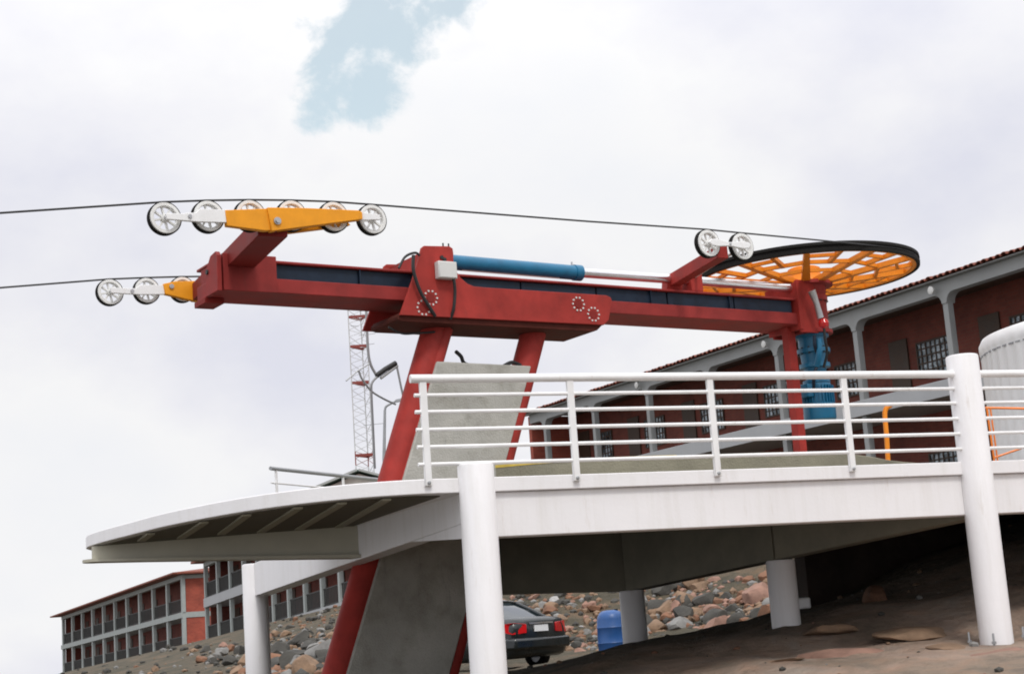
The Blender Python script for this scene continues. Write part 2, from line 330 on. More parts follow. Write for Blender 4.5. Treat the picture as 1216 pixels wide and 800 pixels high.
c2 = Ramp(t, gn(2.4, 9, .65, .4), [(.32, (.12, .10, .08)), (.5, (.26, .20, .145)), (.66, (.36, .22, .14))])
mi = t.nodes.new('ShaderNodeMix'); mi.data_type = 'RGBA'; mi.inputs['Factor'].default_value = .5; t.links.new(c1, mi.inputs['A']); t.links.new(c2, mi.inputs['B']); 
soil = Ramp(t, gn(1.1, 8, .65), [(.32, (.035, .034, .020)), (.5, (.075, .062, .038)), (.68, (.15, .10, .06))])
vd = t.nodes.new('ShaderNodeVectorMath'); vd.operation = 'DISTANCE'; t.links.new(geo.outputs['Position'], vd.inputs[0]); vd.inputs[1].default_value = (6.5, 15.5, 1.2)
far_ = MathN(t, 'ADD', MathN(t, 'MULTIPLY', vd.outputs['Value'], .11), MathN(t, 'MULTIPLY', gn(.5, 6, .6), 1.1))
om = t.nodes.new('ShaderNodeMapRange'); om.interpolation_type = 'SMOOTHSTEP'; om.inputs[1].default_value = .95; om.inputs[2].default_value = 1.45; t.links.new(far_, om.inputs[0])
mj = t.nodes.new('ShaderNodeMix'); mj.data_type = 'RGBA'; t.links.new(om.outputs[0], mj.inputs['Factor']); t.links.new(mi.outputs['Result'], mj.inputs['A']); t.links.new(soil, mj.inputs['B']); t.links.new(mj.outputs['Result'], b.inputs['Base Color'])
bp = t.nodes.new('ShaderNodeBump'); bp.inputs['Strength'].default_value = 1.0; bp.inputs['Distance'].default_value = .12; t.links.new(gn(5, 10, .68), bp.inputs['Height']); t.links.new(bp.outputs[0], b.inputs['Normal'])
gm.materials.append(gmat)
def hit(px, py, y0=12, y1=140):     # where a line of sight meets the ground
    d = ray(px, py); Ys = np.arange(y0, y1, .25); P = EYE[None] + d[None] * Ys[:, None]
    k = np.nonzero(P[:, 2] < height(P[:, 0], P[:, 1]))[0]
    return P[k[0]] if len(k) else None

# ------------------------------------------------------------------ platform
ZT, ZB, ZBB = 3.10, 2.96, 2.53
plat = thing('concrete_platform', D(3, 3, 1.2), 'white painted concrete platform on round columns with a curved wing at its left end', 'platform')
rim = smooth_path([(-.30, -.149), (-.62, -.145), (-1.14, .03), (-1.67, .46), (-2.13, 1.15), (-2.59, 2.3), (-2.87, 3.45), (-3.05, 4.25), (-3.14, 4.85), (-3.13, 5.25)], 6)
rim_uv = [(p[0], p[1]) for p in rim] + [(-3.05, 5.5), (-2.85, 5.6)]
outline = [(14.5, -.149)] + rim_uv + [(-.30, 4.3), (-.40, 8.6), (2.5, 11.6), (14.5, 11.6)]
MB().prism([D(u, v, ZB) for u, v in outline], (0, 0, ZT - ZB)).build('deck_slab', 'white_paint', plat, bevel=.008, smooth=25)
MB().prism([D(u, v, ZT + .0) for u, v in [(14.4, -.02), (-.3, -.02)] + [(p[0] + .12, p[1] + .12) for p in rim[8:-6]] + [(-2.8, 5.4), (-.2, 4.35), (-.3, 8.5), (2.55, 11.5), (14.4, 11.5)]], (0, 0, .0035)).build('deck_floor', 'deck_grey', plat)
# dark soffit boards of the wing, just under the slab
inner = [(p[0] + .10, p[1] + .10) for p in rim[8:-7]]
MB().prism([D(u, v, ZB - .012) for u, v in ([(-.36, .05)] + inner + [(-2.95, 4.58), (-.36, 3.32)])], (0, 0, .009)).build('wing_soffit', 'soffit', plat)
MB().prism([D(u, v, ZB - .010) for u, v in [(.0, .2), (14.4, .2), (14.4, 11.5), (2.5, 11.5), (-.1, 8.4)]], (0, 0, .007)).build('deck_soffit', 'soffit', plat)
# wing beam with rounded nose and bottom flange
pa, pb = np.array([-.20, 3.26]), np.array([-2.86, 4.62])
wd = (pb - pa) / np.linalg.norm(pb - pa); wn = np.array([wd[1], -wd[0]])
if wn[1] > 0: wn = -wn          # towards the viewer
def wbeam(w, zt, zb0, zb1, ext):
    m = MB(); base = []; nose = pb + wd * ext
    loop = [pa + wn * w, nose + wn * w]
    for k in range(1, 8):
        t_ = math.pi * k / 8; loop.append(nose + wn * w * math.cos(t_) + wd * w * math.sin(t_))
    loop += [nose - wn * w, pa - wn * w]
    n = len(loop); Ltot = np.linalg.norm(pb - pa) + ext
    f = [np.clip(((q - pa) @ wd) / Ltot, 0, 1) for q in loop]
    bot = [D(q[0], q[1], zb0 + (zb1 - zb0) * k) for q, k in zip(loop, f)]; top = [D(q[0], q[1], zt if not callable(zt) else zt(k)) for q, k in zip(loop, f)]
    return m.add(bot + top, [tuple(range(n - 1, -1, -1)), tuple(range(n, 2 * n))] + [(i, (i + 1) % n, n + (i + 1) % n, n + i) for i in range(n)])
wbeam(.12, ZB - .014, 2.615, 2.80, .16).build('wing_beam', 'wing_paint', plat, smooth=30)
wbeam(.19, lambda k: 2.613 + (2.798 - 2.613) * k, 2.575, 2.765, .20).build('beam_flange', 'wing_paint', plat, smooth=30)
ribs = [((170, 640), (195, 622)), ((217, 637), (255, 612)), ((265, 632), (302, 605)), ((312, 630), (362, 598)), ((357, 627), (412, 594)), ((405, 624), (468, 588))]
def onz(x, y, z): d = ray(x, y); return EYE + d * ((z - 1.6) / d[2])
inset = [np.array([p[0] + .07, p[1] + .07]) for p in rim]
def inside(P):
    u_, v_ = (P - A0) @ DU, (P - A0) @ DV
    for k in range(len(inset) - 1):
        a_, b_ = inset[k], inset[k + 1]; e_ = b_ - a_
        if e_[0] * (v_ - a_[1]) - e_[1] * (u_ - a_[0]) > 0 and -.1 <= ((np.array([u_, v_]) - a_) @ e_) / (e_ @ e_) <= 1.1: return False
    return True
for (p, q) in ribs:
    P, Q = onz(*p, ZB - .023), onz(*q, ZB - .023); d_ = (Q - P) / np.linalg.norm(Q - P)
    while not inside(Q) and (Q - P) @ d_ > .1: Q = Q - d_ * .02
    MB().beam(P - d_ * .2, Q, .085, .02).build('soffit_rib', 'rib', plat)
dbox(MB(), .05, 14.4, -.10, .14, ZBB, ZB - .003).build('front_beam', 'white_paint', plat, bevel=.01)
# side beam, left column towards the rear left column (falls a little to the rear)
def pbeam(u0, v0, u1, v1, w, z0b, z0t, z1b, z1t):
    d = np.array([u1 - u0, v1 - v0]); d /= np.linalg.norm(d); n = np.array([d[1], -d[0]]) * w / 2; q = [(u0, v0), (u1, v1)]
    b_ = [D(u0 - n[0], v0 - n[1], z0b), D(u0 + n[0], v0 + n[1], z0b), D(u1 + n[0], v1 + n[1], z1b), D(u1 - n[0], v1 - n[1], z1b)]
    t_ = [D(u0 - n[0], v0 - n[1], z0t), D(u0 + n[0], v0 + n[1], z0t), D(u1 + n[0], v1 + n[1], z1t), D(u1 - n[0], v1 - n[1], z1t)]
    return MB().box8(b_ + t_)
pbeam(-.06, .05, -.45, 8.15, .24, 2.675, 3.085, 2.385, 2.84).build('side_beam', 'white_paint', plat, bevel=.008)
MB().prism([D(-.175, .02, 2.674), D(-.175, .02, 2.535), D(-.24, 1.45, 2.622)], DU * .2).build('beam_haunch', 'white_paint', plat)
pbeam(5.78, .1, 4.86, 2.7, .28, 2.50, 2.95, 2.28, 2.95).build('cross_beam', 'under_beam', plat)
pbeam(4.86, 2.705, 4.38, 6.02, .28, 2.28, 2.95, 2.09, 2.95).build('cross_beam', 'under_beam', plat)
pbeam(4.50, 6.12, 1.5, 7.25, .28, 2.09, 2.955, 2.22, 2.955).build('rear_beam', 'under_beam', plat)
def column(u, v, z0, z1, r=.1764, label=None):
    return MB().lathe(D(u, v, 0), (0, 0, 1), [(r, z0), (r, z1 - .02), (r - .006, z1 - .006), (r - .02, z1)], 40).build('column', 'white_paint', plat, smooth=30, label=label)
column(-.06, -.17, .3, 3.225, .1745); cB = column(5.68, -.15, 1.0, 4.265, .175, label='tall round white column rising above the railing'); column(-.52, 8.14, .3, 2.845); column(4.34, 6.03, 1.1, 2.10); column(4.84, 2.74, 1.2, 2.275)
bz = 1.27
for k in range(4):
    bu, bv = 5.68 + .29 * math.cos(R(k * 90 + 50)), -.15 + .26 * math.sin(R(k * 90 + 50)); q = D(bu, bv, 0); q[2] = float(height(q[0], q[1])[0]) - .01
    MB().lathe(q, (0, 0, 1), [(.012, -.02), (.012, .10), (.008, .11)], 8).lathe(q, (0, 0, 1), [(.025, 0), (.025, .025)], 6).build('anchor_bolt', 'galv', plat)

# dark brick wall under the platform, against the hillside
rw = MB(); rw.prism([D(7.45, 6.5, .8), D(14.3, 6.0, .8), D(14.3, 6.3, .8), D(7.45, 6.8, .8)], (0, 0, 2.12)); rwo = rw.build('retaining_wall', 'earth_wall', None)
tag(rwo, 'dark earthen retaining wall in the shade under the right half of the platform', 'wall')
# railings
def railing(label, u0, u1, posts, v=-.172):
    t_ = thing('railing', D((u0 + u1) / 2, v, ZT), label, 'railing', 'white railings along the platform edge')
    MB().tube([D(u0, v, 4.055), D(u1, v, 4.055)], .041, 14).build('top_rail', 'white_metal', t_)
    for z in (3.895, 3.735, 3.565, 3.40, 3.235):
        MB().tube([D(u0 + .03, v, z), D(u1, v, z)], .019, 10).build('rail', 'white_metal', t_)
    for u in posts:
        m = MB(); dbox(m, u - .034, u + .034, v - .022, v + .022, 3.03, 4.03); o = m.build('post', 'white_metal', t_, bevel=.006)
        MB().lathe(D(u, v - .02, 3.06), -DV, [(.018, 0), (.018, .014), (.01, .02)], 8).build('bolt', 'galv', o)
    return t_
railing('long white six-bar railing along the platform front, left of the tall column', -.66, 5.58, (-.54, .98, 2.53, 4.12))
railing('short stretch of white railing right of the tall column, running out of frame', 5.80, 9.8, (7.45, 9.0))
rb = thing('railing', D(-.35, 7.35, ZT), 'thin grey two-bar railing at the rear of the wing, against the sky', 'railing')
p0, p1 = D(-.42, 7.28, 0), D(2.3, 9.8, 0)
MB().tube([p0 + ZZ * 4.1, p1 + ZZ * 4.1], .028, 10).build('top_rail', 'galv', rb)
MB().tube([p0 + ZZ * 3.9, p1 + ZZ * 3.9], .013, 8).build('rail', 'white_metal', rb)
MB().tube([p0 + ZZ * 3.7, p1 + ZZ * 3.7], .013, 8).build('rail', 'white_metal', rb)
for k in (.035, .5, .97): MB().tube([p0 + (p1 - p0) * k + ZZ * 3.08, p0 + (p1 - p0) * k + ZZ * 4.09], .02, 8).build('post', 'white_metal', rb)

# raised concrete plinth on the deck, with a worn yellow edge
pl = smooth_path([(1.15, 5.0), (1.5, 4.45), (1.92, 4.05), (2.55, 3.74), (4.0, 3.62), (5.6, 3.58), (6.6, 3.9), (7.4, 4.4), (8.18, 5.02), (9.0, 5.5), (9.9, 5.9)], 4)
pt = thing('concrete_plinth', D(5, 5, ZT), 'low olive grey concrete plinth with curved front behind the railing', 'plinth')
MB().prism([D(p[0], p[1], ZT + .004) for p in pl] + [D(9.9, 9.5, ZT + .004), D(1.15, 9.5, ZT + .004)], (0, 0, .59)).build('plinth_body', 'plinth', pt, bevel=.012, smooth=25)
m = MB(); e = pl[:17]
for i in range(len(e) - 1):
    a_, b_ = e[i], e[i + 1]; o_ = np.array([.0, -.006])
    m.box8([D(a_[0], a_[1] - .006, 3.665), D(b_[0], b_[1] - .006, 3.665), D(b_[0], b_[1] + .05, 3.665), D(a_[0], a_[1] + .05, 3.665), D(a_[0], a_[1] - .006, 3.700), D(b_[0], b_[1] - .006, 3.700), D(b_[0], b_[1] + .05, 3.700), D(a_[0], a_[1] + .05, 3.700)])
m.build('edge_stripe', 'line_yellow', pt)

# ------------------------------------------------------------------ concrete pier
pier = MB().prism([L(9.78, 16.80, 5.0), L(11.18, 16.80, 4.985), L(9.42, 16.80, .5), L(8.02, 16.80, .5)], LV * .42).build('concrete_pier', 'concrete', None, bevel=.02)
tag(pier, 'leaning grey concrete pier standing between the two red pylon legs', 'pier')

# ------------------------------------------------------------------ ropeway drive station
st = thing('ropeway_station', L(9.2, 17, .8), 'red ropeway drive station: leaning pylon, long beam, orange bullwheel and yellow sheave trains', 'ropeway')
for a1, a0 in ((9.9, 8.02), (11.38, 9.50)):
    lg = MB().tube([L(a0, 17.0, .6), L(a1, 17.0, 5.47)], .168, 28).build('leg', 'red', st)
MB().tube([L(9.9 + .10, 16.90, 5.44), L(8.02 + .10, 16.90, .62)], .085, 16).build('conduit', 'red', st)
# main beam
m = MB(); lbox(m, 6.92, 15.95, 16.75, 17.45, 5.735, 5.905); lbox(m, 6.93, 15.94, 16.86, 17.34, 5.90, 6.095); lbox(m, 6.92, 15.95, 16.75, 17.45, 6.093, 6.125)
beam = m.build('main_beam', 'red_beam', st, bevel=.008)
k0 = 7.60
for w_ in (1.15, 1.15, 1.2, 1.2, 1.2, 1.2, 1.1):
    m = MB(); lbox(m, k0 + .012, k0 + w_ - .012, 16.80, 16.858, 5.912, 6.088); m.build('web_panel', 'blue_panel', beam, bevel=.004); k0 += w_
for a_ in (8.75, 13.2, 14.6):
    m = MB(); lbox(m, a_ - .008, a_ + .008, 16.765, 16.80, 5.908, 6.09); m.build('stiffener', 'blue_panel', beam)
ep = MB().prism([L(6.86, 16.66, 5.70), L(6.86, 16.66, 6.12), L(6.86, 16.70, 6.17), L(6.86, 16.86, 6.15), L(6.86, 17.02, 6.0), L(6.86, 17.02, 5.70)], LU * .055).build('end_plate', 'red_beam', st, bevel=.006)
MB().lathe(L(6.862, 16.95, 5.98), -LU, [(.03, 0), (.03, .02)], 10).build('hole_plug', 'black', ep)
m = MB(); lbox(m, 6.90, 7.14, 17.16, 17.50, 5.665, 5.733); m.build('beam_foot', 'red_dark', st, bevel=.006)
# cross arms to the two sheave trains
def lbeam(p, q, w, h): return MB().beam(L(*p), L(*q), w, h)
lbeam((7.22, 16.98, 6.115), (6.97, 15.33, 6.12), .33, .22).build('cross_arm', 'red_dark', st, bevel=.01)
lbeam((7.26, 17.25, 6.115), (7.46, 18.60, 6.115), .33, .22).build('cross_arm', 'red_dark', st, bevel=.01)
m = MB(); lbox(m, 6.95, 7.62, 16.70, 16.757, 5.72, 6.16); m.build('corner_plate', 'red_beam', st, bevel=.006)

def wheel(a, b, z, r, face=-1):
    c = L(a, b, z); ax = LV * face     # towards the viewer
    w = .032
    o = MB().lathe(c, ax, [(r * .72, -w), (r * .72, w), (r * .75, w + .008), (r * .93, w + .008), (r * .95, w), (r * .95, -w), (r * .93, -w - .008), (r * .75, -w - .008)], 36, closed=True).build('sheave_wheel', 'sheave_white', st, smooth=35)
    MB().lathe(c, ax, [(r * .945, -w - .012), (r * 1.01, -w - .012), (r * 1.02, -w + .006), (r * .965, -.006), (r * .965, .006), (r * 1.02, w - .006), (r * 1.01, w - .010), (r * .945, w - .010)], 36, closed=True).build('tyre', 'rubber', o, smooth=35)
    m = MB()
    for k in range(8):
        t_ = 2 * math.pi * (k + .3) / 8; d = LU * math.cos(t_) + ZZ * math.sin(t_)
        m.beam(c + d * r * .2, c + d * r * .74, .018, .03, up=ax)
    m.lathe(c, ax, [(r * .24, -.03), (r * .24, .03), (r * .20, .038)], 20)
    m.build('spokes', 'sheave_white', o, smooth=30)
    MB().lathe(c, ax, [(r * .12, -.04), (r * .12, .055), (r * .09, .06)], 10).build('axle', 'steel', o)
    return o
tops = [(5.76, 6.29), (6.24, 6.35), (6.72, 6.40), (7.21, 6.44), (7.72, 6.47), (8.20, 6.48)]
RS = .176
for a_, zt in tops: wheel(a_, 15.36, zt - RS, RS)
# yellow rocker beam, near train (folded plate box, kinked at its pivot)
def lprism(pts, b0, b1): return MB().prism([L(a, b0, z) for a, z in pts], LV * (b1 - b0))
yb = lprism([(6.86, 6.29), (7.35, 6.325), (7.96, 6.352), (8.005, 6.335), (8.005, 6.255), (6.90, 6.03)], 15.20, 15.30).build('rocker_beam', 'yellow', st, bevel=.006)
lprism([(6.385, 6.225), (6.875, 6.285), (6.90, 6.045), (6.84, 6.035), (6.40, 6.055)], 15.225, 15.30).build('rocker_wing', 'yellow', yb, bevel=.006)
lprism([(6.86, 6.02), (7.96, 6.24), (7.90, 6.30), (6.90, 6.14)], 15.42, 15.50).build('rocker_back_plate', 'yellow', yb)
MB().lathe(L(6.965, 15.20, 6.145), -LV, [(.042, 0), (.042, .018), (.026, .018), (.026, .035)], 12).build('pivot_bolt', 'steel', yb)
MB().lathe(L(6.965, 15.23, 6.10), LV, [(.06, 0), (.06, .42)], 16).build('pivot_shaft', 'red_dark', st)
lk = lprism([(5.73, 6.135), (5.93, 6.15), (5.97, 6.165), (6.06, 6.17), (6.10, 6.215), (6.42, 6.235), (6.42, 6.095), (6.10, 6.075), (5.74, 6.075)], 15.235, 15.275).build('link_plate', 'white_metal', st, bevel=.004)
MB().lathe(L(5.99, 15.235, 6.125), -LV, [(.022, 0), (.022, .015)], 8).build('bolt', 'steel', lk)
lprism([(7.98, 6.345), (8.24, 6.335), (8.25, 6.28), (7.98, 6.25)], 15.235, 15.275).build('link_plate', 'white_metal', st, bevel=.004)
# far train
for a_, zt in ((6.26, 6.245), (6.73, 6.292), (7.20, 6.335)): wheel(a_, 18.65, zt - .166, .166)
fy = lprism([(6.90, 6.195), (7.05, 6.235), (7.42, 6.265), (7.42, 6.0), (7.34, 5.99), (6.92, 6.065)], 18.50, 18.575).build('rocker_beam', 'yellow', st, bevel=.006)
lprism([(7.02, 6.16), (7.42, 6.19), (7.42, 6.26), (7.02, 6.25)], 18.70, 18.78).build('rocker_back_plate', 'red', fy)
MB().lathe(L(7.0, 18.50, 6.165), -LV, [(.03, 0), (.03, .02)], 10).build('pivot_bolt', 'steel', fy)
lk = lprism([(6.23, 6.11), (6.45, 6.115), (6.55, 6.12), (6.60, 6.165), (6.92, 6.185), (6.92, 6.065), (6.60, 6.045), (6.24, 6.045)], 18.52, 18.56).build('link_plate', 'white_metal', st, bevel=.004)
MB().lathe(L(6.5, 18.52, 6.085), -LV, [(.022, 0), (.022, .015)], 8).build('bolt', 'steel', lk)

# carriage on the beam
plate_out = [(9.17, 5.51), (9.37, 5.96), (9.50, 6.30), (9.525, 6.375), (9.565, 6.405), (9.93, 6.425), (9.975, 6.40), (9.98, 6.33), (9.965, 6.13)] + \
    [(10.30 - .335 * math.cos(R(k)), 6.27 - .345 * math.sin(R(k))) for k in (25, 45, 65, 82)] + [(10.45, 5.925), (12.30, 5.93), (12.37, 5.905), (12.385, 5.86), (12.31, 5.60), (12.22, 5.525)]
pn = lprism(plate_out, 16.575, 16.615).build('side_plate', 'red', st, bevel=.006)
lprism(plate_out, 17.57, 17.61).build('side_plate', 'red', st, bevel=.006)
lprism([(9.20, 5.55), (9.16, 5.50), (9.16, 5.46), (9.22, 5.44), (12.08, 5.44), (12.14, 5.46), (12.26, 5.56)], 16.618, 17.34).build('bottom_box', 'box_dark', st, bevel=.008)
m = MB(); lbox(m, 9.60, 9.95, 16.615, 17.57, 6.15, 6.36); m.build('cylinder_mount', 'red', st)
for (a_, z_) in ((9.50, 5.615), (9.61, 5.745), (11.83, 5.785), (12.06, 5.66)):
    rg = MB().lathe(L(a_, 16.575, z_), -LV, [(.055, 0), (.055, .006), (.02, .006)], 20).build('bolt_ring', 'red_dark', st)
    m = MB()
    for k in range(10):
        t_ = 2 * math.pi * k / 10; m.lathe(L(a_ + .088 * math.cos(t_), 16.575, z_ + .088 * math.sin(t_)), -LV, [(.013, -.002), (.013, .012)], 6)
    m.build('bolts', 'grey_plastic', rg)
for (a_, z_) in ((9.80, 6.27), (9.84, 6.245)): MB().lathe(L(a_, 16.575, z_), -LV, [(.025, -.002), (.025, .02)], 8).build('bolt', 'black', pn)
for a_ in (9.85, 9.93): MB().tube([L(a_, 16.6, 6.40), L(a_, 16.6, 6.465)], .010, 8).build('stud', 'black', pn)
jb = MB(); lbox(jb, 9.69, 9.955, 16.47, 16.572, 5.985, 6.20); jbo = jb.build('junction_box', 'grey_plastic', st, bevel=.01)
m = MB(); lbox(m, 9.70, 9.945, 16.462, 16.469, 5.995, 6.19); m.build('lid', 'grey_plastic', jbo, bevel=.003)
MB().tube(smooth_path([L(9.91, 16.50, 6.0), L(9.92, 16.50, 5.93), L(9.93, 16.52, 5.80), L(9.91, 16.54, 5.62), L(9.89, 16.6, 5.50)]), .020, 8).build('cable', 'black', st)
MB().tube(smooth_path([L(9.36, 16.50, 6.25), L(9.35, 16.50, 6.05), L(9.44, 16.52, 5.80), L(9.58, 16.54, 5.60), L(9.66, 16.58, 5.52)]), .022, 8).build('cable', 'black', st)
MB().tube(smooth_path([L(9.20, 16.6, 6.10), L(9.30, 16.6, 6.25), L(9.42, 16.56, 6.30), L(9.52, 16.6, 6.27)]), .016, 8).build('cable', 'black', st)
MB().tube(smooth_path([L(9.12, 16.8, 5.40), L(9.3, 16.8, 5.33), L(9.5, 16.8, 5.34), L(9.8, 16.85, 5.38)]), .014, 8).build('cable', 'black', st)
MB().tube(smooth_path([L(10.12, 16.9, 5.15), L(10.22, 16.95, 5.10), L(10.3, 17.0, 5.02), L(10.5, 17.0, 4.99)]), .025, 8).build('cable', 'black', st)
MB().tube(smooth_path([L(10.8, 16.9, 4.98), L(10.95, 16.9, 5.04), L(11.1, 16.9, 5.0)]), .025, 8).build('cable', 'black', st)
# hydraulic cylinder and rods
cy = MB().tube([L(9.9, 16.86, 6.30), L(12.0, 16.86, 6.285)], .098, 28).build('hydraulic_cylinder', 'blue', st)
MB().tube([L(12.0, 16.86, 6.285), L(12.11, 16.86, 6.285)], .108, 28).build('cylinder_head', 'blue', cy)
MB().tube([L(11.98, 16.86, 6.37), L(11.98, 16.86, 6.43)], .012, 8).build('port', 'steel', cy)
MB().tube([L(12.05, 16.86, 6.29), L(13.95, 16.86, 6.30)], .064, 20).build('piston_rod', 'chrome', st)
MB().tube([L(14.1, 16.86, 6.30), L(15.95, 16.86, 6.30)], .064, 20).build('piston_rod', 'chrome', st)
MB().tube([L(10.25, 16.85, 6.215), L(11.75, 16.85, 6.205)], .022, 10).build('pipe', 'grey_plastic', st)
m = MB(); lbox(m, 13.92, 14.13, 16.76, 17.20, 6.126, 6.42); m.build('rod_bracket', 'red', st, bevel=.01)
# small two-wheel train by the bullwheel
for a_ in (13.09, 13.66): wheel(a_, 15.36, 6.392, .186)
lk = lprism([(13.05, 6.42), (13.15, 6.435), (13.37, 6.405), (13.60, 6.435), (13.70, 6.425), (13.73, 6.39), (13.68, 6.345), (13.58, 6.335), (13.37, 6.355), (13.15, 6.335), (13.07, 6.345), (13.02, 6.38)], 15.24, 15.28).build('link_plate', 'white_metal', st, bevel=.006)
MB().lathe(L(13.37, 15.24, 6.38), -LV, [(.018, 0), (.018, .012)], 8).build('bolt', 'steel', lk)
arm = lbeam((13.72, 16.95, 6.28), (13.38, 15.42, 6.32), .16, .17).build('sheave_arm', 'red', st, bevel=.008)
lbeam((13.72, 16.97, 6.12), (13.70, 16.9, 6.30), .22, .2).build('arm_foot', 'red', st)
MB().tube([L(14.02, 16.8, 6.34), L(13.62, 15.50, 6.34)], .022, 10).build('brace_rod', 'grey_plastic', st)
# bullwheel
BC = (16.30, 17.0); BZ = 6.585; BR = 1.665
bw = MB().lathe(L(*BC, BZ), (0, 0, 1), [(BR - .09, -.065), (BR - .035, -.065), (BR - .03, -.055), (BR - .03, .055), (BR - .035, .065), (BR - .09, .065), (BR - .10, .055), (BR - .10, -.055)], 96, closed=True).build('bullwheel', 'orange', st, smooth=35)
MB().lathe(L(*BC, BZ), (0, 0, 1), [(BR - .036, -.072), (BR + .015, -.072), (BR + .02, -.026), (BR - .008, -.014), (BR - .008, .014), (BR + .02, .026), (BR + .015, .068), (BR - .036, .068)], 96, closed=True).build('tyre', 'rubber', bw, smooth=35)
MB().lathe(L(*BC, BZ), (0, 0, 1), [(.26, -.20), (.30, -.17), (.24, -.06), (.24, .06), (.20, .08)], 32).build('hub', 'orange', bw, smooth=35)
def bpol(r, t_, z): return L(BC[0] + r * math.cos(t_), BC[1] + r * math.sin(t_), BZ + z)
NS = 10
def zsp(r): return -.16 + .13 * (r - .28) / (BR - .37)
for k in range(NS):
    t_ = 2 * math.pi * k / NS + .22; dt = 2 * math.pi / NS; t2 = t_ + dt / 2
    o = MB(); o.prism([bpol(.26, t_ - .26, zsp(.26) - .05), bpol(.26, t_ + .26, zsp(.26) - .05), bpol(BR - .09, t_ + .026, zsp(BR - .09) - .035), bpol(BR - .09, t_ - .026, zsp(BR - .09) - .035)], (0, 0, .075)); o.build('spoke', 'orange', bw)
    o = MB()
    o.beam(bpol(.72, t_ + .03, zsp(.72)), bpol(.72, t_ + dt - .03, zsp(.72)), .04, .05)
    o.beam(bpol(1.10, t_ + .02, zsp(1.10)), bpol(1.10, t_ + dt - .02, zsp(1.10)), .05, .055)
    o.beam(bpol(1.05, t2, zsp(1.05)), bpol(BR - .09, t2, zsp(BR - .09)), .06, .06)
    o.beam(bpol(1.36, t_ + .02, zsp(1.36)), bpol(1.36, t2 - .02, zsp(1.36)), .045, .05)
    o.build('spoke_brace', 'orange', bw)
# hub housing, gearbox and motor
hh = MB().lathe(L(*BC, 0), (0, 0, 1), [(.25, 5.64), (.325, 5.64), (.325, 5.69), (.28, 5.705), (.28, 6.12), (.30, 6.13), (.30, 6.21), (.28, 6.22), (.30, 6.35), (.40, 6.36), (.40, 6.41), (.2, 6.41)], 36).build('hub_housing', 'red_beam', st, smooth=35)
m = MB()
for k in range(16): m.lathe(L(BC[0] + .293 * math.cos(k * math.pi / 8), BC[1] + .293 * math.sin(k * math.pi / 8), 6.13), (0, 0, 1), [(.014, -.02), (.014, .0)], 6)
m.build('flange_bolts', 'black', hh)
m = MB(); lbox(m, 15.86, 16.20, 16.72, 16.76, 5.62, 6.40); lbox(m, 15.86, 16.20, 17.30, 17.34, 5.62, 6.40); lbox(m, 15.84, 15.90, 16.70, 17.40, 5.66, 6.36); m.build('beam_head', 'red', st, bevel=.006)
MX, MY = 16.32, 17.0
gb = MB().lathe(L(MX, MY, 0), (0, 0, 1), [(.20, 5.66), (.245, 5.655), (.245, 5.60), (.21, 5.595), (.21, 5.44), (.245, 5.43), (.245, 5.37), (.20, 5.36), (.185, 5.22), (.225, 5.21), (.225, 5.15), (.165, 5.14), (.14, 4.98), (.20, 4.96), (.20, 4.92), (.12, 4.915)], 32).build('gearbox', 'blue', st, smooth=35)
m = MB()
for k in range(12): m.lathe(L(MX + .225 * math.cos(k * math.pi / 6), MY + .225 * math.sin(k * math.pi / 6), 5.40), (0, 0, 1), [(.016, -.05), (.016, .05)], 6)
m.build('flange_bolts', 'black', gb)
mo = MB().lathe(L(MX, MY, 0), (0, 0, 1), [(.10, 4.93), (.195, 4.91), (.205, 4.88), (.205, 4.62), (.235, 4.61), (.235, 4.40), (.225, 4.375), (.10, 4.37)], 32).build('motor', 'blue', st, smooth=35)
m = MB()
for k in range(28):
    t_ = 2 * math.pi * k / 28; c_, s_ = math.cos(t_), math.sin(t_)
    m.beam(L(MX + .20 * c_, MY + .20 * s_, 4.745), L(MX + .238 * c_, MY + .238 * s_, 4.745), .010, .25)
m.build('cooling_fins', 'blue', mo)
lbox(MB(), MX - .30, MX - .18, MY - .12, MY + .10, 4.70, 4.90).build('terminal_box', 'blue', mo, bevel=.012)
bk = MB().tube([L(15.98, 16.55, 6.20), L(16.05, 16.55, 6.02), L(16.10, 16.55, 5.80)], [.06, .042, .05], 16).build('brake_unit', 'steel', st)
MB().lathe(L(16.13, 16.53, 5.72), (0, 0, 1), [(.02, -.075), (.06, -.05), (.078, 0), (.06, .05), (.02, .075)], 16).build('red_cap', 'tail_red', bk)
MB().tube(smooth_path([L(16.13, 16.53, 5.66), L(16.14, 16.55, 5.5), L(16.2, 16.6, 5.3), L(16.2, 16.7, 5.1)]), .02, 8).build('hose', 'black', bk)
MB().tube(smooth_path([L(15.99, 16.6, 5.55), L(15.98, 16.6, 5.40), L(16.12, 16.7, 5.2), L(16.0, 16.7, 5.0), L(16.06, 16.8, 4.8)]), .026, 8).build('cable', 'blue_panel', st)
MB().tube(smooth_path([L(16.07, 16.6, 5.5), L(16.05, 16.6, 5.3), L(16.07, 16.7, 5.12)]), .045, 10).build('hose_joint', 'blue', st)
sp = MB(); lbox(sp, 15.79, 15.93, 16.93, 17.07, 3.70, 5.735); sp.build('support_post', 'red', st, bevel=.006)

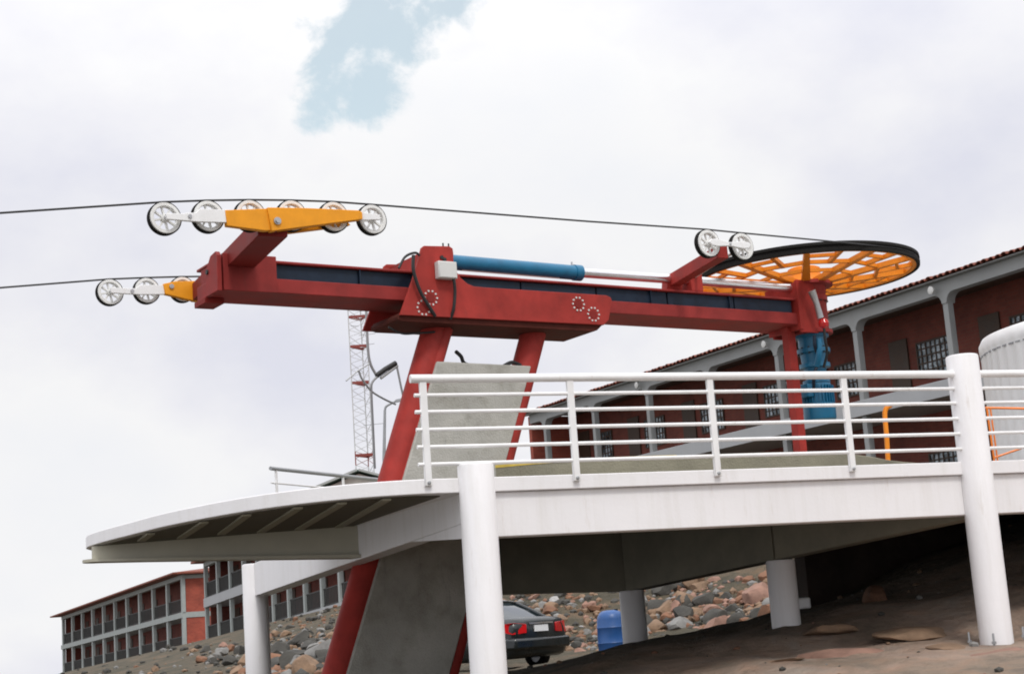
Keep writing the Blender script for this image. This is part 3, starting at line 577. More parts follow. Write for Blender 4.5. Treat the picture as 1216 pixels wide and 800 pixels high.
# ------------------------------------------------------------------ haul rope
path = [L(-14, 15.36, 2.9), L(-6, 15.36, 4.35), L(0, 15.36, 5.38), L(4.07, 15.36, 6.03)] + [L(a, 15.36, z + .004) for a, z in tops] + [L(11.2, 15.36, 6.535), L(13.09, 15.36, 6.583), L(13.66, 15.36, 6.583), L(15.2, 15.345, 6.585)]
path += [L(BC[0] + 1.658 * math.cos(R(k)), BC[1] + 1.658 * math.sin(R(k)), BZ) for k in range(-90, 91, 6)]
path += [L(13, 18.65, 6.55), L(9, 18.65, 6.46), L(7.9, 18.65, 6.39), L(7.2, 18.65, 6.338), L(6.73, 18.65, 6.296), L(6.26, 18.65, 6.248), L(4.93, 18.65, 6.06), L(0, 18.65, 5.33), L(-10, 18.65, 3.8)]
tag(MB().tube(path, .0115, 8).build('haul_rope', 'black', None), 'dark steel haul rope running over the sheave wheels and round the bullwheel', 'rope')

# ------------------------------------------------------------------ lift chair on the far rope
FB = 18.65
def fp(x, y, db=0): return onplane(x, y, LV * (FB + db), LV)
top = fp(434, 337)
ch = thing('lift_chair', fp(440, 556), 'grey tube lift chair with black padded bar hanging below the red beam', 'lift chair')
MB().tube(smooth_path([top, fp(435, 372), fp(437, 415), fp(440, 432), fp(446, 444)]), .019, 10).build('hanger', 'galv', ch)
MB().tube([fp(447, 446), fp(458, 438), fp(470, 431)], .036, 14).build('padded_bar', 'black', ch)
MB().tube([fp(452, 449), fp(472, 434)], .02, 8).build('pad_rail', 'galv', ch)
MB().tube(smooth_path([fp(469, 430), fp(471, 434), fp(476, 458), fp(482, 486)]), .015, 8).build('arm_tube', 'galv', ch)
MB().tube(smooth_path([fp(449, 446), fp(442, 454), fp(441, 466), fp(443, 510), fp(445, 556)]), .017, 8).build('back_tube', 'galv', ch)
MB().tube(smooth_path([fp(426, 440), fp(430, 450), fp(441, 464), fp(455, 473), fp(470, 480)]), .014, 8).build('foot_tube', 'galv', ch)
MB().tube([fp(411, 452), fp(425, 440), fp(440, 431)], .010, 6).build('foot_rest', 'galv', ch)
MB().tube([top - LU * .05 + ZZ * .03, top + LU * .05 + ZZ * .03], .03, 10).build('rope_grip', 'steel', ch)

# ------------------------------------------------------------------ tank, orange pole and frame on the deck
tcx, tcy, tr = 8.28, 20.9, 1.98
tank = thing('water_tank', (tcx, tcy, ZT), 'white ribbed round tank right of the tall column', 'tank')
prof = []; n_ = 360; m = MB(); vs = []
hs = [ZT + .004, 4.86, 4.90, 5.0, 5.07, 5.10]; rs = [0, 0, .02, .02, -.02, -.12]
for h_, dr in zip(hs, rs):
    for j in range(n_):
        t_ = 2 * math.pi * j / n_; rb_ = tr + dr + (.009 * math.cos(t_ * 60) if h_ < 4.88 else 0); vs.append((tcx + rb_ * math.cos(t_), tcy + rb_ * math.sin(t_), h_))
k_ = len(hs); fs = [(i * n_ + j, i * n_ + (j + 1) % n_, (i + 1) * n_ + (j + 1) % n_, (i + 1) * n_ + j) for i in range(k_ - 1) for j in range(n_)] + [tuple(range((k_ - 1) * n_, k_ * n_))]
m.add(vs, fs).build('tank_body', 'tank_white', tank, smooth=40)
m = MB()
for j in range(90):
    t_ = 2 * math.pi * j / 90; c_ = np.array([tcx + (tr + .006) * math.cos(t_), tcy + (tr + .006) * math.sin(t_), 4.845]); tg = np.array([-math.sin(t_), math.cos(t_), 0])
    m.beam(c_ - tg * .04, c_ + tg * .04, .02, .02)
m.build('rivet_row', 'galv', tank)
P_ = lambda x, y, Y: atY(x, y, Y)
op = thing('orange_pole', P_(1052, 548, 22.9), 'orange hooked steel pole on the plinth behind the railing', 'pole')
MB().tube(smooth_path([P_(1055, 556, 22.9), P_(1053, 520, 22.9), P_(1051, 497, 22.9), P_(1051, 489, 22.9), P_(1053, 484, 22.9), P_(1058, 481, 22.9)]), .036, 12).build('pole_tube', 'orange_pole', op)
of = thing('tube_frame', D(7.1, 1.5, ZT), 'thin orange tube frame in front of the white tank', 'frame')
fz = 18.4
MB().tube([P_(1170, 484, fz), P_(1222, 485, fz)], .014, 8).build('top_tube', 'orange_tube', of)
MB().tube([P_(1176, 484, fz), P_(1185, 549, fz)], .010, 8).build('side_tube', 'orange_tube', of)
MB().tube([P_(1172, 485, fz), P_(1181, 549, fz)], .012, 8).build('side_tube', 'orange_tube', of)
MB().tube([P_(1181, 543, fz), P_(1222, 529, fz)], .012, 8).build('lower_tube', 'orange_tube', of)

# ------------------------------------------------------------------ right gallery building
class Frame:
    def __init__(s, P0, ang, slope=0.0):
        s.P0 = np.array([P0[0], P0[1], 0.0]); a = R(ang); s.W = np.array([math.cos(a), math.sin(a), 0]); s.I = np.array([s.W[1], -s.W[0], 0]); s.k = slope
    def p(s, q, t, z): return s.P0 + s.W * q + s.I * t + ZZ * (z + s.k * q)
    def box(s, m, q0, q1, t0, t1, z0, z1): return m.box8([s.p(q0, t0, z0), s.p(q1, t0, z0), s.p(q1, t1, z0), s.p(q0, t1, z0), s.p(q0, t0, z1), s.p(q1, t0, z1), s.p(q1, t1, z1), s.p(q0, t1, z1)])
F = Frame((12.535, 45.0), 118)
rbld = thing('gallery_building', F.p(8, 2, 4.4), 'long two storey brick gallery building with red tile roof behind the platform', 'building')
STEP = 4.06; S0, S1 = -12.18, 25.6
posts = [k * STEP for k in range(-3, 7)]
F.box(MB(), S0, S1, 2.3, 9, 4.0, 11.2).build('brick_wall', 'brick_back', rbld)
F.box(MB(), S0, S1, -.10, 2.29, 7.46, 7.94).build('balcony_slab', 'slab_paint', rbld, bevel=.01)
F.box(MB(), S0, S1, .02, 2.29, 10.78, 10.84).build('ceiling', 'wood_dark', rbld)
F.box(MB(), S1 + .002, S1 + .25, .05, 9, 4.0, 10.76).build('end_wall', 'brick', rbld)
for i, q in enumerate(posts):
    F.box(MB(), q - .10, q + .10, .0, .22, 4.0, 7.457).build('post', 'trim_grey', rbld, bevel=.01)
    F.box(MB(), q - .10, q + .10, .0, .22, 7.943, 10.2).build('post', 'trim_grey', rbld, bevel=.01)
# arched beam: one prism per bay with rounded lower corners
for i in range(len(posts)):
    q0 = posts[i]; q1 = posts[i] + STEP if i < len(posts) - 1 else S1
    a0_, a1_ = q0 + .10, q1 - .10; zb_, r_ = 10.42, .30
    lower = [(a0_ + r_ - r_ * math.cos(R(k)), zb_ - r_ + r_ * math.sin(R(k))) for k in (0, 22, 45, 68, 90)] + [(a1_ - r_ + r_ * math.sin(R(k)), zb_ - r_ + r_ * math.cos(R(k))) for k in (0, 22, 45, 68, 90)]
    if i == len(posts) - 1: lower = lower[:5] + [(q1, zb_)]
    poly = [(q0 - .10, lower[0][1])] + lower + ([(q1 - .101, lower[-1][1])] if i < len(posts) - 1 else []) + [((q1 - .10) if i < len(posts) - 1 else q1, 10.78), (q0 - .10, 10.78)]
    poly = [p_ for j, p_ in enumerate(poly) if j == 0 or abs(p_[0] - poly[j - 1][0]) + abs(p_[1] - poly[j - 1][1]) > .004]
    MB().prism([F.p(q, -.03, z) for q, z in poly], F.I * .32).build('arched_beam', 'trim_grey', rbld)
# tiled roof: corrugated sheet rising inwards, open half-round tiles at the eave
m = MB(); nq = int((S1 + 1 - S0) / .0625); vs = []; fs = []
for j, (t_, z_) in enumerate(((-.28, 10.86), (5, 11.55))):
    for i in range(nq + 1):
        q = S0 + i * .0625; vs.append(F.p(q, t_, z_ + .055 * abs(math.sin(math.pi * (q - S0) / .25))))
for i in range(nq): fs.append((i, i + 1, nq + 2 + i, nq + 1 + i))
o_ = len(vs)
for (t_, z_) in ((-.28, 10.82), (5, 11.50)):
    for i in (0, nq): vs.append(F.p(S0 + i * .0625, t_, z_))
fs.append((o_, o_ + 1, o_ + 3, o_ + 2))
roof = m.add(vs, fs).build('roof', 'tile', rbld, smooth=0)
m = MB()
for i in range(int((S1 + 1 - S0) / .25)):
    q = S0 + .125 + i * .25; dz = rnd.uniform(-.012, .012); dt = rnd.uniform(-.03, .03); ps = []
    for t_, zz in ((-.34 + dt, 10.845 + dz), (.15, 10.93)):
        for k in range(7):
            an = math.pi * k / 6; ps.append(F.p(q + .115 * math.cos(an), t_, zz + .085 * math.sin(an)))
        for k in range(6, -1, -1):
            an = math.pi * k / 6; ps.append(F.p(q + .095 * math.cos(an), t_, zz + .065 * math.sin(an)))
    m.add(ps, [(j, (j + 1) % 14, 14 + (j + 1) % 14, 14 + j) for j in range(14)] + [(j, j + 1, 12 - j, 13 - j) for j in range(6)])
o = m.build('eave_tiles', 'tile', roof, smooth=30); o['kind'] = 'stuff'
F.box(MB(), S0, S1 + .6, -.26, -.032, 10.79, 10.82).build('eave_board', 'trim_grey', rbld)
def window(parent, Fr, q0, q1, z0, z1, t0, nc, nr, fm='wood_dark'):
    m = MB(); w = .05
    Fr.box(m, q0, q1, t0 - .06, t0 + .0, z0, z0 + w); Fr.box(m, q0, q1, t0 - .06, t0, z1 - w, z1); Fr.box(m, q0, q0 + w, t0 - .062, t0, z0 + w, z1 - w); Fr.box(m, q1 - w, q1, t0 - .062, t0, z0 + w, z1 - w)
    for k in range(1, nc): x = q0 + (q1 - q0) * k / nc; Fr.box(m, x - .022, x + .022, t0 - .05, t0, z0 + w, z1 - w)
    for k in range(1, nr): x = z0 + (z1 - z0) * k / nr; Fr.box(m, q0 + w, q1 - w, t0 - .048, t0, x - .022, x + .022)
    o = m.build('window', fm, parent)
    m = MB(); Fr.box(m, q0 + .02, q1 - .02, t0 - .02, t0 - .012, z0 + .02, z1 - .02); m.build('pane', 'glass', o)
    return o
wq = []
for px_ in ((1090, 1125),):
    a_ = onplane(px_[0], 400, F.P0 + F.I * 2.3, F.I); b_ = onplane(px_[1], 400, F.P0 + F.I * 2.3, F.I); wq = [(a_ - F.P0) @ F.W, (b_ - F.P0) @ F.W]
wc = sum(wq) / 2
for k in range(-3, 6):
    for z0_ in (5.0, 8.5):
        window(rbld, F, wc + k * STEP - .75, wc + k * STEP + .75, z0_ + .1, z0_ + 1.25, 2.3, 7, 5)
for k in range(-2, 6):
    o = MB(); F.box(o, wc + k * STEP + 1.15, wc + k * STEP + 2.0, 2.24, 2.298, 7.945, 10.0); o.build('door', 'wood_dark', rbld)
for q in (.25, 8.4, 16.5):
    lf = MB().lathe(F.p(q, -.1, 10.55), -F.I, [(.03, 0), (.10, .08), (.12, .16), (.10, .17)], 12).build('wall_lamp', 'grey_plastic', rbld)

# ------------------------------------------------------------------ left buildings
F1 = Frame((-25.998, 120.0), 118, -.0304)
lb = thing('gallery_building', F1.p(20, 3, 2.0), 'far two storey brick gallery building at the left edge, end wall visible', 'building')
pls = [k * 4.24 for k in range(0, 11)]
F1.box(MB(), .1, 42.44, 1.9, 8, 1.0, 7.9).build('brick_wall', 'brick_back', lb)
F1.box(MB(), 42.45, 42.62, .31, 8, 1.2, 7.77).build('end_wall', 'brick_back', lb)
F1.box(MB(), -.15, 42.8, -.12, 1.89, 4.58, 4.98).build('balcony_slab', 'frame_grey', lb)
F1.box(MB(), -.15, 42.8, -.12, 1.89, 1.95, 2.22).build('base_slab', 'frame_grey', lb)
F1.box(MB(), -.15, 42.8, -.05, .3, 7.45, 7.75).build('top_beam', 'frame_grey', lb)
F1.box(MB(), -.10, .10, .25, 8, 2.2, 4.6).build('end_wall', 'brick', lb)
F1.box(MB(), -.10, .10, .25, 8, 4.95, 7.5).build('end_wall', 'brick', lb)
F1.box(MB(), -.14, .14, -.05, 8.1, 4.6, 4.95).build('end_beam', 'frame_grey', lb)
F1.box(MB(), -.14, .14, .31, 8.1, 7.46, 7.75).build('end_beam', 'frame_grey', lb)
for q in pls:
    for z0_, z1_ in ((2.22, 4.58), (4.98, 7.45)): F1.box(MB(), q - .2, q + .2, -.05, .2, z0_, z1_).build('post', 'frame_grey', lb)
def bars(Fr, q0, q1, t_, z0, z1, n):
    m = MB(); Fr.box(m, q0, q1, t_, t_ + .05, z1 - .06, z1); Fr.box(m, q0, q1, t_, t_ + .05, z0, z0 + .06)
    for k in range(n): x = q0 + (q1 - q0) * (k + .5) / n; Fr.box(m, x - .035, x + .035, t_ + .005, t_ + .045, z0 + .06, z1 - .06)
    return m
for i in range(10):
    for z0_ in (2.30, 5.05): bars(F1, pls[i] + .2, pls[i + 1] - .2, .05, z0_, z0_ + .95, 16).build('railing', 'dark_grill', lb)
    for z0_ in (2.3, 5.0):
        m = MB(); F1.box(m, pls[i] + 1.4, pls[i] + 2.5, 1.84, 1.898, z0_, z0_ + 2.0); m.build('door', 'wood_dark', lb)
rf = MB().add([F1.p(-.8, -.9, 7.78), F1.p(44, -.9, 7.78), F1.p(44, 9, 7.78), F1.p(-.8, 9, 7.78), F1.p(3.2, 4, 8.55), F1.p(40, 4, 8.55), F1.p(-.8, -.9, 7.90), F1.p(44, -.9, 7.90), F1.p(44, 9, 7.90), F1.p(-.8, 9, 7.90)],
    [(3, 2, 1, 0), (0, 1, 7, 6), (1, 2, 8, 7), (2, 3, 9, 8), (3, 0, 6, 9), (6, 7, 5, 4), (7, 8, 5), (8, 9, 4, 5), (9, 6, 4)]).build('roof', 'tile', lb, smooth=0)
F2 = Frame((-21.216, 105.0), 118, -.055)
mbd = thing('gallery_building', F2.p(-13, 3, 2.4), 'nearer brick gallery block seen below the platform wing, beside the left column', 'building')
p2 = [-k * 2.68 for k in range(0, 11)]
F2.box(MB(), -.12, .06, .31, 8, 1.5, 7.69).build('end_wall', 'brick_back', mbd)
F2.box(MB(), -27, -.125, 1.7, 8, 1.5, 7.7).build('brick_wall', 'brick_back', mbd)
F2.box(MB(), -27, .1, -.12, 1.69, 4.76, 5.34).build('balcony_slab', 'slab_paint', mbd)
F2.box(MB(), -27, .1, -.12, 1.69, 2.28, 2.55).build('base_slab', 'slab_paint', mbd)
F2.box(MB(), -27, .1, -.05, .3, 7.40, 7.68).build('top_beam', 'frame_grey', mbd)
F2.box(MB(), -27, .8, -.7, 8.5, 7.70, 7.84).build('roof', 'tile', mbd)
for q in p2:
    for z0_, z1_ in ((2.55, 4.76), (5.34, 7.40)): F2.box(MB(), q - .12, q + .12, -.05, .2, z0_, z1_).build('post', 'frame_grey', mbd)
for i in range(10):
    for z0_ in (2.60, 5.40): bars(F2, p2[i + 1] + .12, p2[i] - .12, .05, z0_, z0_ + .95, 12).build('railing', 'dark_grill', mbd)
    for z0_ in (2.6, 5.35):
        m = MB(); F2.box(m, p2[i] - 1.9, p2[i] - .9, 1.64, 1.698, z0_, z0_ + 1.9); m.build('door', 'wood_dark', mbd)

# ------------------------------------------------------------------ lattice tower, hut, lamp post
TY = 110.0
tx0, tx1 = atY(419.5, 460, TY), atY(439, 460, TY); tw = (tx1 - tx0)[0] * 1.08; tcx_ = (tx0[0] + tx1[0]) / 2
tz0, tz1 = float(height(tcx_, TY)[0]) - .3, 26.3
tower = thing('lattice_tower', (tcx_, TY, tz0), 'slender red and white lattice mast behind the station', 'tower')
corners = [(-tw / 2, -.5), (tw / 2, -.5), (tw * .1, .8)]
nb = 24; hb = (tz1 - tz0) / nb
def tz(y): return atY(429, y, TY)[2]
for i in range(nb):
    z0_ = tz0 + i * hb; red_ = i in (9, 11)
    m = MB()
    for j in range(3):
        c_, d_ = corners[j], corners[(j + 1) % 3]
        m.tube([(tcx_ + c_[0], TY + c_[1], z0_), (tcx_ + c_[0], TY + c_[1], z0_ + hb)], .042, 6)
        m.tube([(tcx_ + c_[0], TY + c_[1], z0_), (tcx_ + d_[0], TY + d_[1], z0_ + hb / 2)], .018, 5); m.tube([(tcx_ + d_[0], TY + d_[1], z0_ + hb / 2), (tcx_ + c_[0], TY + c_[1], z0_ + hb)], .018, 5)
    m.build('mast_section', 'tower_red' if red_ else 'tower_grey', tower)
for y_ in (377, 412, 455, 541):
    z_ = tz(y_); m = MB()
    for j in range(3):
        c_, d_ = corners[j], corners[(j + 1) % 3]; m.beam((tcx_ + c_[0] * .98, TY + c_[1], z_), (tcx_ + d_[0] * .98, TY + d_[1], z_), .03, .18)
    m.build('platform_ring', 'tower_red', tower)
for y_, dx in ((398, 1.2), (410, 1.1), (387, -.5), (505, 1.4)):
    MB().tube([(tcx_, TY, tz(y_)), (tcx_ + dx, TY - .3, tz(y_))], .02, 5).build('antenna', 'galv', tower)
HY = 103.0
ap = atY(425, 557, HY); hz0 = float(height(ap[0], HY)[0]) - .3
hut = thing('small_building', (ap[0], HY + 3, hz0), 'small building with a dark green gable roof peeking over the wing', 'building')
hw = 3.6; sl_ = .34
MB().prism([(ap[0] - 3.2, HY + .4, hz0), (ap[0] + 3.2, HY + .4, hz0), (ap[0] + 3.2, HY + .4, ap[2] - .25 - 3.2 * sl_), (ap[0], HY + .4, ap[2] - .25), (ap[0] - 3.2, HY + .4, ap[2] - .25 - 3.2 * sl_)], (0, 6, 0)).build('wall', 'pale_wall', hut)
for s_ in (-1, 1):
    MB().prism([(ap[0] + s_ * .003, HY, ap[2]), (ap[0] + s_ * hw, HY, ap[2] - hw * sl_), (ap[0] + s_ * hw, HY, ap[2] - hw * sl_ - .12), (ap[0] + s_ * .003, HY, ap[2] - .12)], (0, 7, 0)).build('roof', 'green_roof', hut)
    MB().beam((ap[0] + s_ * .05, HY - .05, ap[2] - .02), (ap[0] + s_ * hw, HY - .05, ap[2] - hw * sl_), .06, .14).build('barge_board', 'frame_grey', hut)
LY = 55.0
lp = atY(455, 560, LY); lz = float(height(lp[0], LY)[0])
lamp = thing('street_lamp', (lp[0], LY, lz), 'thin grey street lamp with curved arm left of the pylon leg', 'street lamp')
q0 = atY(456, 545, LY); q1 = atY(457, 487, LY); q2 = atY(459, 482, LY); q3 = atY(470, 476, LY)
MB().tube([(q0[0], LY, lz - .1), q0, q1], [.09, .06, .045], 8).build('pole', 'galv', lamp)
MB().tube(smooth_path([q1, q2, q3]), .04, 8).build('arm', 'galv', lamp)
MB().beam(q3, q3 + np.array([.35, 0, .05]), .14, .09).build('lamp_head', 'galv', lamp)

# ------------------------------------------------------------------ parked car
car = thing('parked_car', (0, 0, 0), 'dark sedan parked behind the left column, red tail light showing', 'car')
cl = {}
def loft(rings):
    m = MB(); n = len(rings[0]); vs = [p for r in rings for p in r]
    return m.add(vs, [(i * n + j, i * n + (j + 1) % n, (i + 1) * n + (j + 1) % n, (i + 1) * n + j) for i in range(len(rings) - 1) for j in range(n)] + [tuple(range(n - 1, -1, -1)), tuple((len(rings) - 1) * n + j for j in range(n))])
def ring(x, w, zb, zm, zt):
    h = [(w * .86, zb), (w * .98, zb + .12), (w, zm), (w * .97, (zm + zt) / 2 + .03), (w * .88, zt - .015), (w * .5, zt + .015), (0, zt + .02)]
    return [(x, y, z) for y, z in h] + [(x, -y, z) for y, z in h[-2::-1]]
body = loft([ring(-2.20, .70, .34, .60, .92), ring(-2.15, .79, .28, .62, .985), ring(-2.0, .83, .24, .64, 1.02), ring(-1.5, .85, .22, .66, 1.03), ring(-.8, .86, .2, .66, .98), ring(.3, .86, .2, .66, .96), ring(1.1, .85, .2, .66, .94), ring(1.7, .83, .22, .62, .86), ring(2.1, .76, .26, .56, .74), ring(2.25, .62, .34, .52, .64)]).build('body', 'car_paint', car, smooth=60)
def gring(x, w0, w1, z0, z1): return [(x, w0, z0), (x, w1, z1), (x, w1 * .6, z1 + .03), (x, 0, z1 + .04), (x, -w1 * .6, z1 + .03), (x, -w1, z1), (x, -w0, z0)]
loft([gring(-1.72, .70, .66, .98, 1.0), gring(-1.35, .76, .64, .98, 1.18), gring(-.85, .78, .60, .96, 1.38), gring(-.2, .78, .60, .95, 1.41), gring(.35, .78, .60, .95, 1.38), gring(.9, .76, .66, .93, 1.10), gring(1.2, .72, .68, .92, .96)]).build('cabin_glass', 'car_glass', car, smooth=60)
loft([gring(-.98, .60, .58, 1.35, 1.375), gring(-.85, .63, .61, 1.36, 1.40), gring(-.2, .64, .62, 1.39, 1.43), gring(.35, .63, .61, 1.36, 1.40), gring(.45, .60, .58, 1.35, 1.37)]).build('roof', 'car_paint', car, smooth=60)
for s_ in (1, -1):
    MB().tube([(-.95, s_ * .60, 1.36), (-1.40, s_ * .665, 1.16), (-1.72, s_ * .72, 1.00)], .035, 8).build('rear_pillar', 'car_paint', car)
    MB().prism([(-2.20, s_ * .42, .72), (-2.20, s_ * .42, .90), (-2.14, s_ * .74, .93), (-2.02, s_ * .84, .92), (-1.82, s_ * .858, .86), (-2.02, s_ * .85, .74), (-2.15, s_ * .77, .70)], (-.035, s_ * .012, 0)).build('tail_light', 'tail_red', car, bevel=.012)
MB().box8([(-2.27, -.80, .40), (-2.27, .80, .40), (-1.95, .875, .40), (-1.95, -.875, .40), (-2.27, -.80, .62), (-2.27, .80, .62), (-1.95, .875, .64), (-1.95, -.875, .64)]).build('bumper', 'car_paint', car, bevel=.05)
MB().box8([(-2.235, -.2, .74), (-2.235, .2, .74), (-2.215, .2, .74), (-2.215, -.2, .74), (-2.225, -.2, .87), (-2.225, .2, .87), (-2.20, .2, .87), (-2.20, -.2, .87)]).build('number_plate', 'plate', car)
MB().beam((-2.225, -.34, .905), (-2.225, .34, .905), .03, .035).build('chrome_strip', 'chrome', car)
for sx in (-1.35, 1.4):
    for s_ in (-1, 1):
        w = MB().lathe((sx, s_ * .74, .31), (0, 1, 0), [(.2, -.1), (.29, -.1), (.31, -.07), (.31, .07), (.29, .1), (.2, .1)], 24, closed=True).build('wheel', 'rubber', car)
        MB().lathe((sx, s_ * .74, .31), (0, s_, 0), [(.2, -.05), (.2, .07), (.12, .06), (.04, .08)], 20).build('rim', 'steel', w)
cpos = atY(641, 736, 32.5); hd = R(90 + 46); back = np.array([-math.cos(hd), -math.sin(hd), 0])
cc = cpos - back * 2.2
car.location = (cc[0], cc[1], float(height(cc[0], cc[1])[0]) + .0); car.rotation_euler = (0, 0, hd)

# ------------------------------------------------------------------ blue drum, white fitting, orange rock
dp = atY(726, 745, 32.0); dz = 1.02
drum = thing('plastic_drum', (dp[0], dp[1], dz), 'blue plastic drum with rounded shoulders beside the rear column', 'drum')
MB().lathe((dp[0], dp[1], dz), (0, 0, 1), [(.25, 0), (.285, .03), (.29, .28), (.30, .30), (.29, .32), (.285, .58), (.295, .60), (.285, .62), (.275, .76), (.255, .83), (.215, .89), (.15, .925), (.08, .935)], 32).build('drum_body', 'drum_blue', drum, smooth=40)
MB().lathe((dp[0] + .12, dp[1] - .05, dz + .92), (0, 0, 1), [(.035, 0), (.035, .03)], 12).build('bung', 'black', drum)
wf = atY(951, 716, 20.6); wz = float(height(wf[0], wf[1])[0])
fit = thing('pipe_fitting', (wf[0], wf[1], wz), 'small white plastic pipe fitting right of the shaded column', 'pipe')
MB().tube([(wf[0] - .08, wf[1], 1.55), (wf[0] - .085, wf[1], wf[2] + .16)], .035, 10).build('upright', 'white_metal', fit)
MB().beam((wf[0] - .05, wf[1], wf[2] + .0), (wf[0] + .12, wf[1], wf[2] + .0), .1, .14).build('elbow', 'white_metal', fit, bevel=.02)

# ------------------------------------------------------------------ boulders
ROCK_ME = []
for k in range(10):
    r2 = random.Random(100 + k); bm = bmesh.new(); bmesh.ops.create_icosphere(bm, subdivisions=3, radius=1.0)
    cuts = [(Vector((r2.gauss(0, 1), r2.gauss(0, 1), r2.gauss(0, 1))).normalized(), r2.uniform(.42, .85)) for _ in range(15)]
    off = Vector((k * 7.3, 1, 2)); sx = (r2.uniform(.85, 1.3), r2.uniform(.75, 1.05), r2.uniform(.6, .85))
    for v in bm.verts:
        p = v.co.copy()
        for n_, d_ in cuts:
            e_ = p.dot(n_) - d_
            if e_ > 0: p -= n_ * e_ * .92
        p *= 1 + .10 * mnoise.fractal(p * 1.6 + off, 1, 2, 4)
        v.co = Vector((p.x * sx[0], p.y * sx[1], p.z * sx[2]))
    me = bpy.data.meshes.new('boulder'); bm.to_mesh(me); bm.free(); me.shade_smooth(); me.set_sharp_from_angle(angle=R(24)); me.materials.append(ROCKS[0]); ROCK_ME.append(me)
def boulder(P, r, mi_, label, group):
    o = bpy.data.objects.new('boulder', ROCK_ME[rnd.randrange(10)]); sc.collection.objects.link(o)
    o.location = (P[0], P[1], P[2] + r * rnd.uniform(.0, .35)); o.scale = (r, r, r); o.rotation_euler = (rnd.uniform(-.5, .5), rnd.uniform(-.5, .5), rnd.uniform(0, 6.28))
    o.material_slots[0].link = 'OBJECT'; o.material_slots[0].material = ROCKS[mi_]
    return tag(o, label, 'boulder', group)
def scatter(n, x0, x1, y0, y1, rmin, rmax, weights, where, group, ymin, ymax):
    for _ in range(n):
        P = None
        for _t in range(20):
            P = hit(rnd.uniform(x0, x1), rnd.uniform(y0, y1), 24, ymax)
            if P is not None and P[1] > ymin: break
            P = None
        if P is None: continue
        big = rnd.random() ** 2; r = rmin + (rmax - rmin) * big; mi_ = rnd.choices(range(6), weights)[0]
        size = 'large' if r > rmin + .6 * (rmax - rmin) else 'small' if r < rmin + .2 * (rmax - rmin) else 'mid-sized'
        boulder(P, r, mi_, f'{size} {ROCKN[mi_]} boulder {where}', group)
RUB = [MB() for _ in ROCKS]
ico = bmesh.new(); bmesh.ops.create_icosphere(ico, subdivisions=1, radius=1.0); IV = [v.co.copy() for v in ico.verts]; IF = [tuple(v.index for v in f.verts) for f in ico.faces]; ico.free()
def rubble(n, x0, x1, y0, y1, rmin, rmax, weights, ymin, ymax):
    for _ in range(n):
        P = hit(rnd.uniform(x0, x1), rnd.uniform(y0, y1), 24, ymax)
        if P is None or P[1] < ymin: continue
        r = rmin + (rmax - rmin) * rnd.random() ** 2; sx, sy, sz = (rnd.uniform(.7, 1.3) for _k in range(3)); k = rnd.choices(range(6), weights)[0]
        RUB[k].add([(P[0] + v.x * r * sx * rnd.uniform(.75, 1.1), P[1] + v.y * r * sy * rnd.uniform(.75, 1.1), P[2] + .3 * r + v.z * r * sz * .8 * rnd.uniform(.75, 1.1)) for v in IV], IF)
scatter(105, 590, 745, 690, 778, .12, .32, (5, 2, 4, 3, 4, 1), 'in the rubble bank behind the car and drum', 'rubble bank behind the car', 36, 60)
scatter(85, 755, 915, 690, 758, .12, .44, (5, 3, 2, 4, 5, 1), 'in the rubble bank right of the rear column', 'rubble bank behind the rear column', 26, 60)
scatter(24, 318, 412, 745, 772, .18, .36, (4, 2, 3, 2, 4, 0), 'lying on the dry slope below the gallery block', 'stones below the gallery block', 45, 95)
scatter(52, 318, 412, 762, 805, .22, .60, (1, 1, 3, 0, 9, 0), 'on the slope between the left column and pylon', 'boulders below the gallery block', 36, 75)
scatter(30, 235, 300, 768, 805, .18, .42, (3, 2, 3, 1, 4, 0), 'on the slope left of the left column', 'boulders below the gallery block', 40, 110)
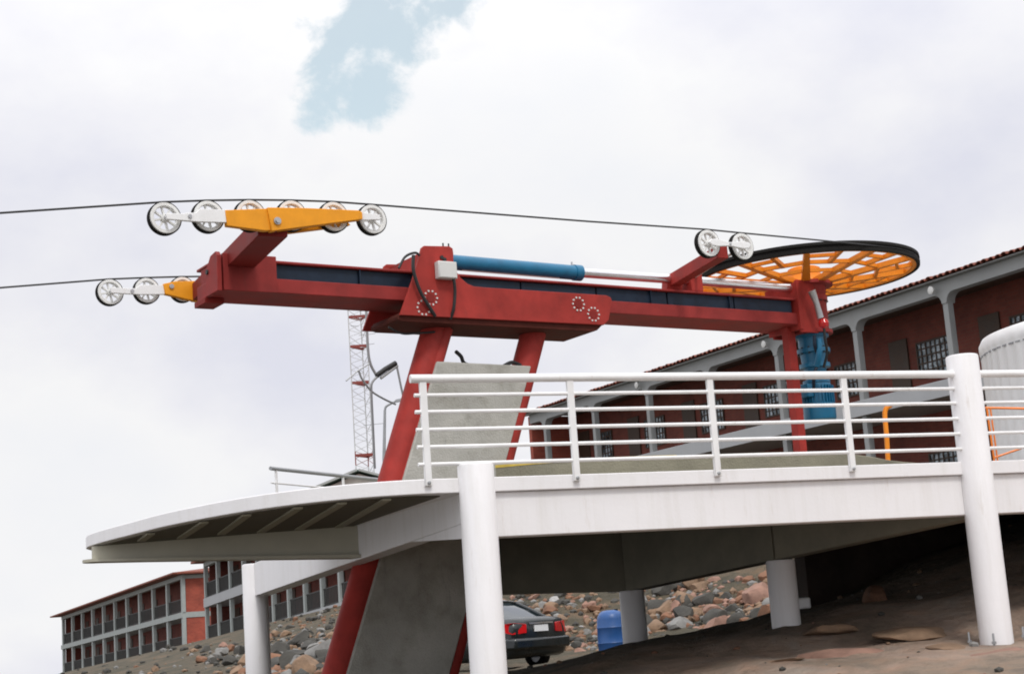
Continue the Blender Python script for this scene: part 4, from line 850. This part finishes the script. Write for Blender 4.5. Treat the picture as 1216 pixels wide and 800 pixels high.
rubble(750, 590, 745, 690, 778, .05, .16, (6, 2, 3, 2, 6, 0), 34, 60)
rubble(700, 755, 915, 690, 758, .05, .16, (6, 3, 2, 3, 6, 0), 26, 60)
rubble(520, 310, 415, 715, 805, .06, .20, (5, 3, 3, 1, 6, 0), 36, 95)
rubble(150, 70, 300, 760, 805, .06, .20, (4, 1, 3, 0, 6, 0), 40, 140)
for _ in range(420):
    x_, y_ = rnd.uniform(-1, 11), rnd.uniform(11.5, 24.5); r_ = .012 + .05 * rnd.random() ** 4; k = rnd.choices(range(6), (4, 1, 4, 2, 7, 0))[0]; z_ = float(height(x_, y_)[0]) + rough(x_, y_)
    RUB[k].add([(x_ + v.x * r_ * rnd.uniform(.7, 1.3), y_ + v.y * r_ * rnd.uniform(.7, 1.3), z_ + .25 * r_ + v.z * r_ * .7 * rnd.uniform(.7, 1.2)) for v in IV], IF)
for k, mb in enumerate(RUB):
    if mb.v:
        o = mb.build('rubble', ROCKS[k], None, smooth=24); o['kind'] = 'stuff'; o['label'] = f'loose {ROCKN[k]} rubble stones strewn between the boulders'; o['category'] = 'rubble'
for px_, py_, r_, k_, w_ in ((905, 789, .42, 0, 'nearest the drum side'), (1010, 776, .55, 3, 'left of the column foot'), (1075, 790, .50, 3, 'in front of the column foot'), (1120, 768, .34, 0, 'touching the column foot'), (1195, 775, .46, 3, 'right of the column foot'), (985, 748, .40, 0, 'in the shade edge'), (1090, 750, .45, 0, 'just behind the column foot')):
    P = hit(px_, py_, 9, 30)
    if P is not None:
        o = boulder(P - ZZ * .05, r_, k_, f'flat {ROCKN[k_]} rock ledge in the foreground slope, {w_}', 'rock ledges in the foreground'); o.scale = (r_ * 1.3, r_, r_ * .26); o.rotation_euler = (rnd.uniform(-.08, .08), rnd.uniform(-.08, .08), rnd.uniform(0, 6)); o.location.z = P[2] - .02
ob = hit(1041, 716, 14, 40)
boulder((ob[0], ob[1], ob[2] + .05), .26, 1, 'rounded orange rock in the dark slope under the platform', None)
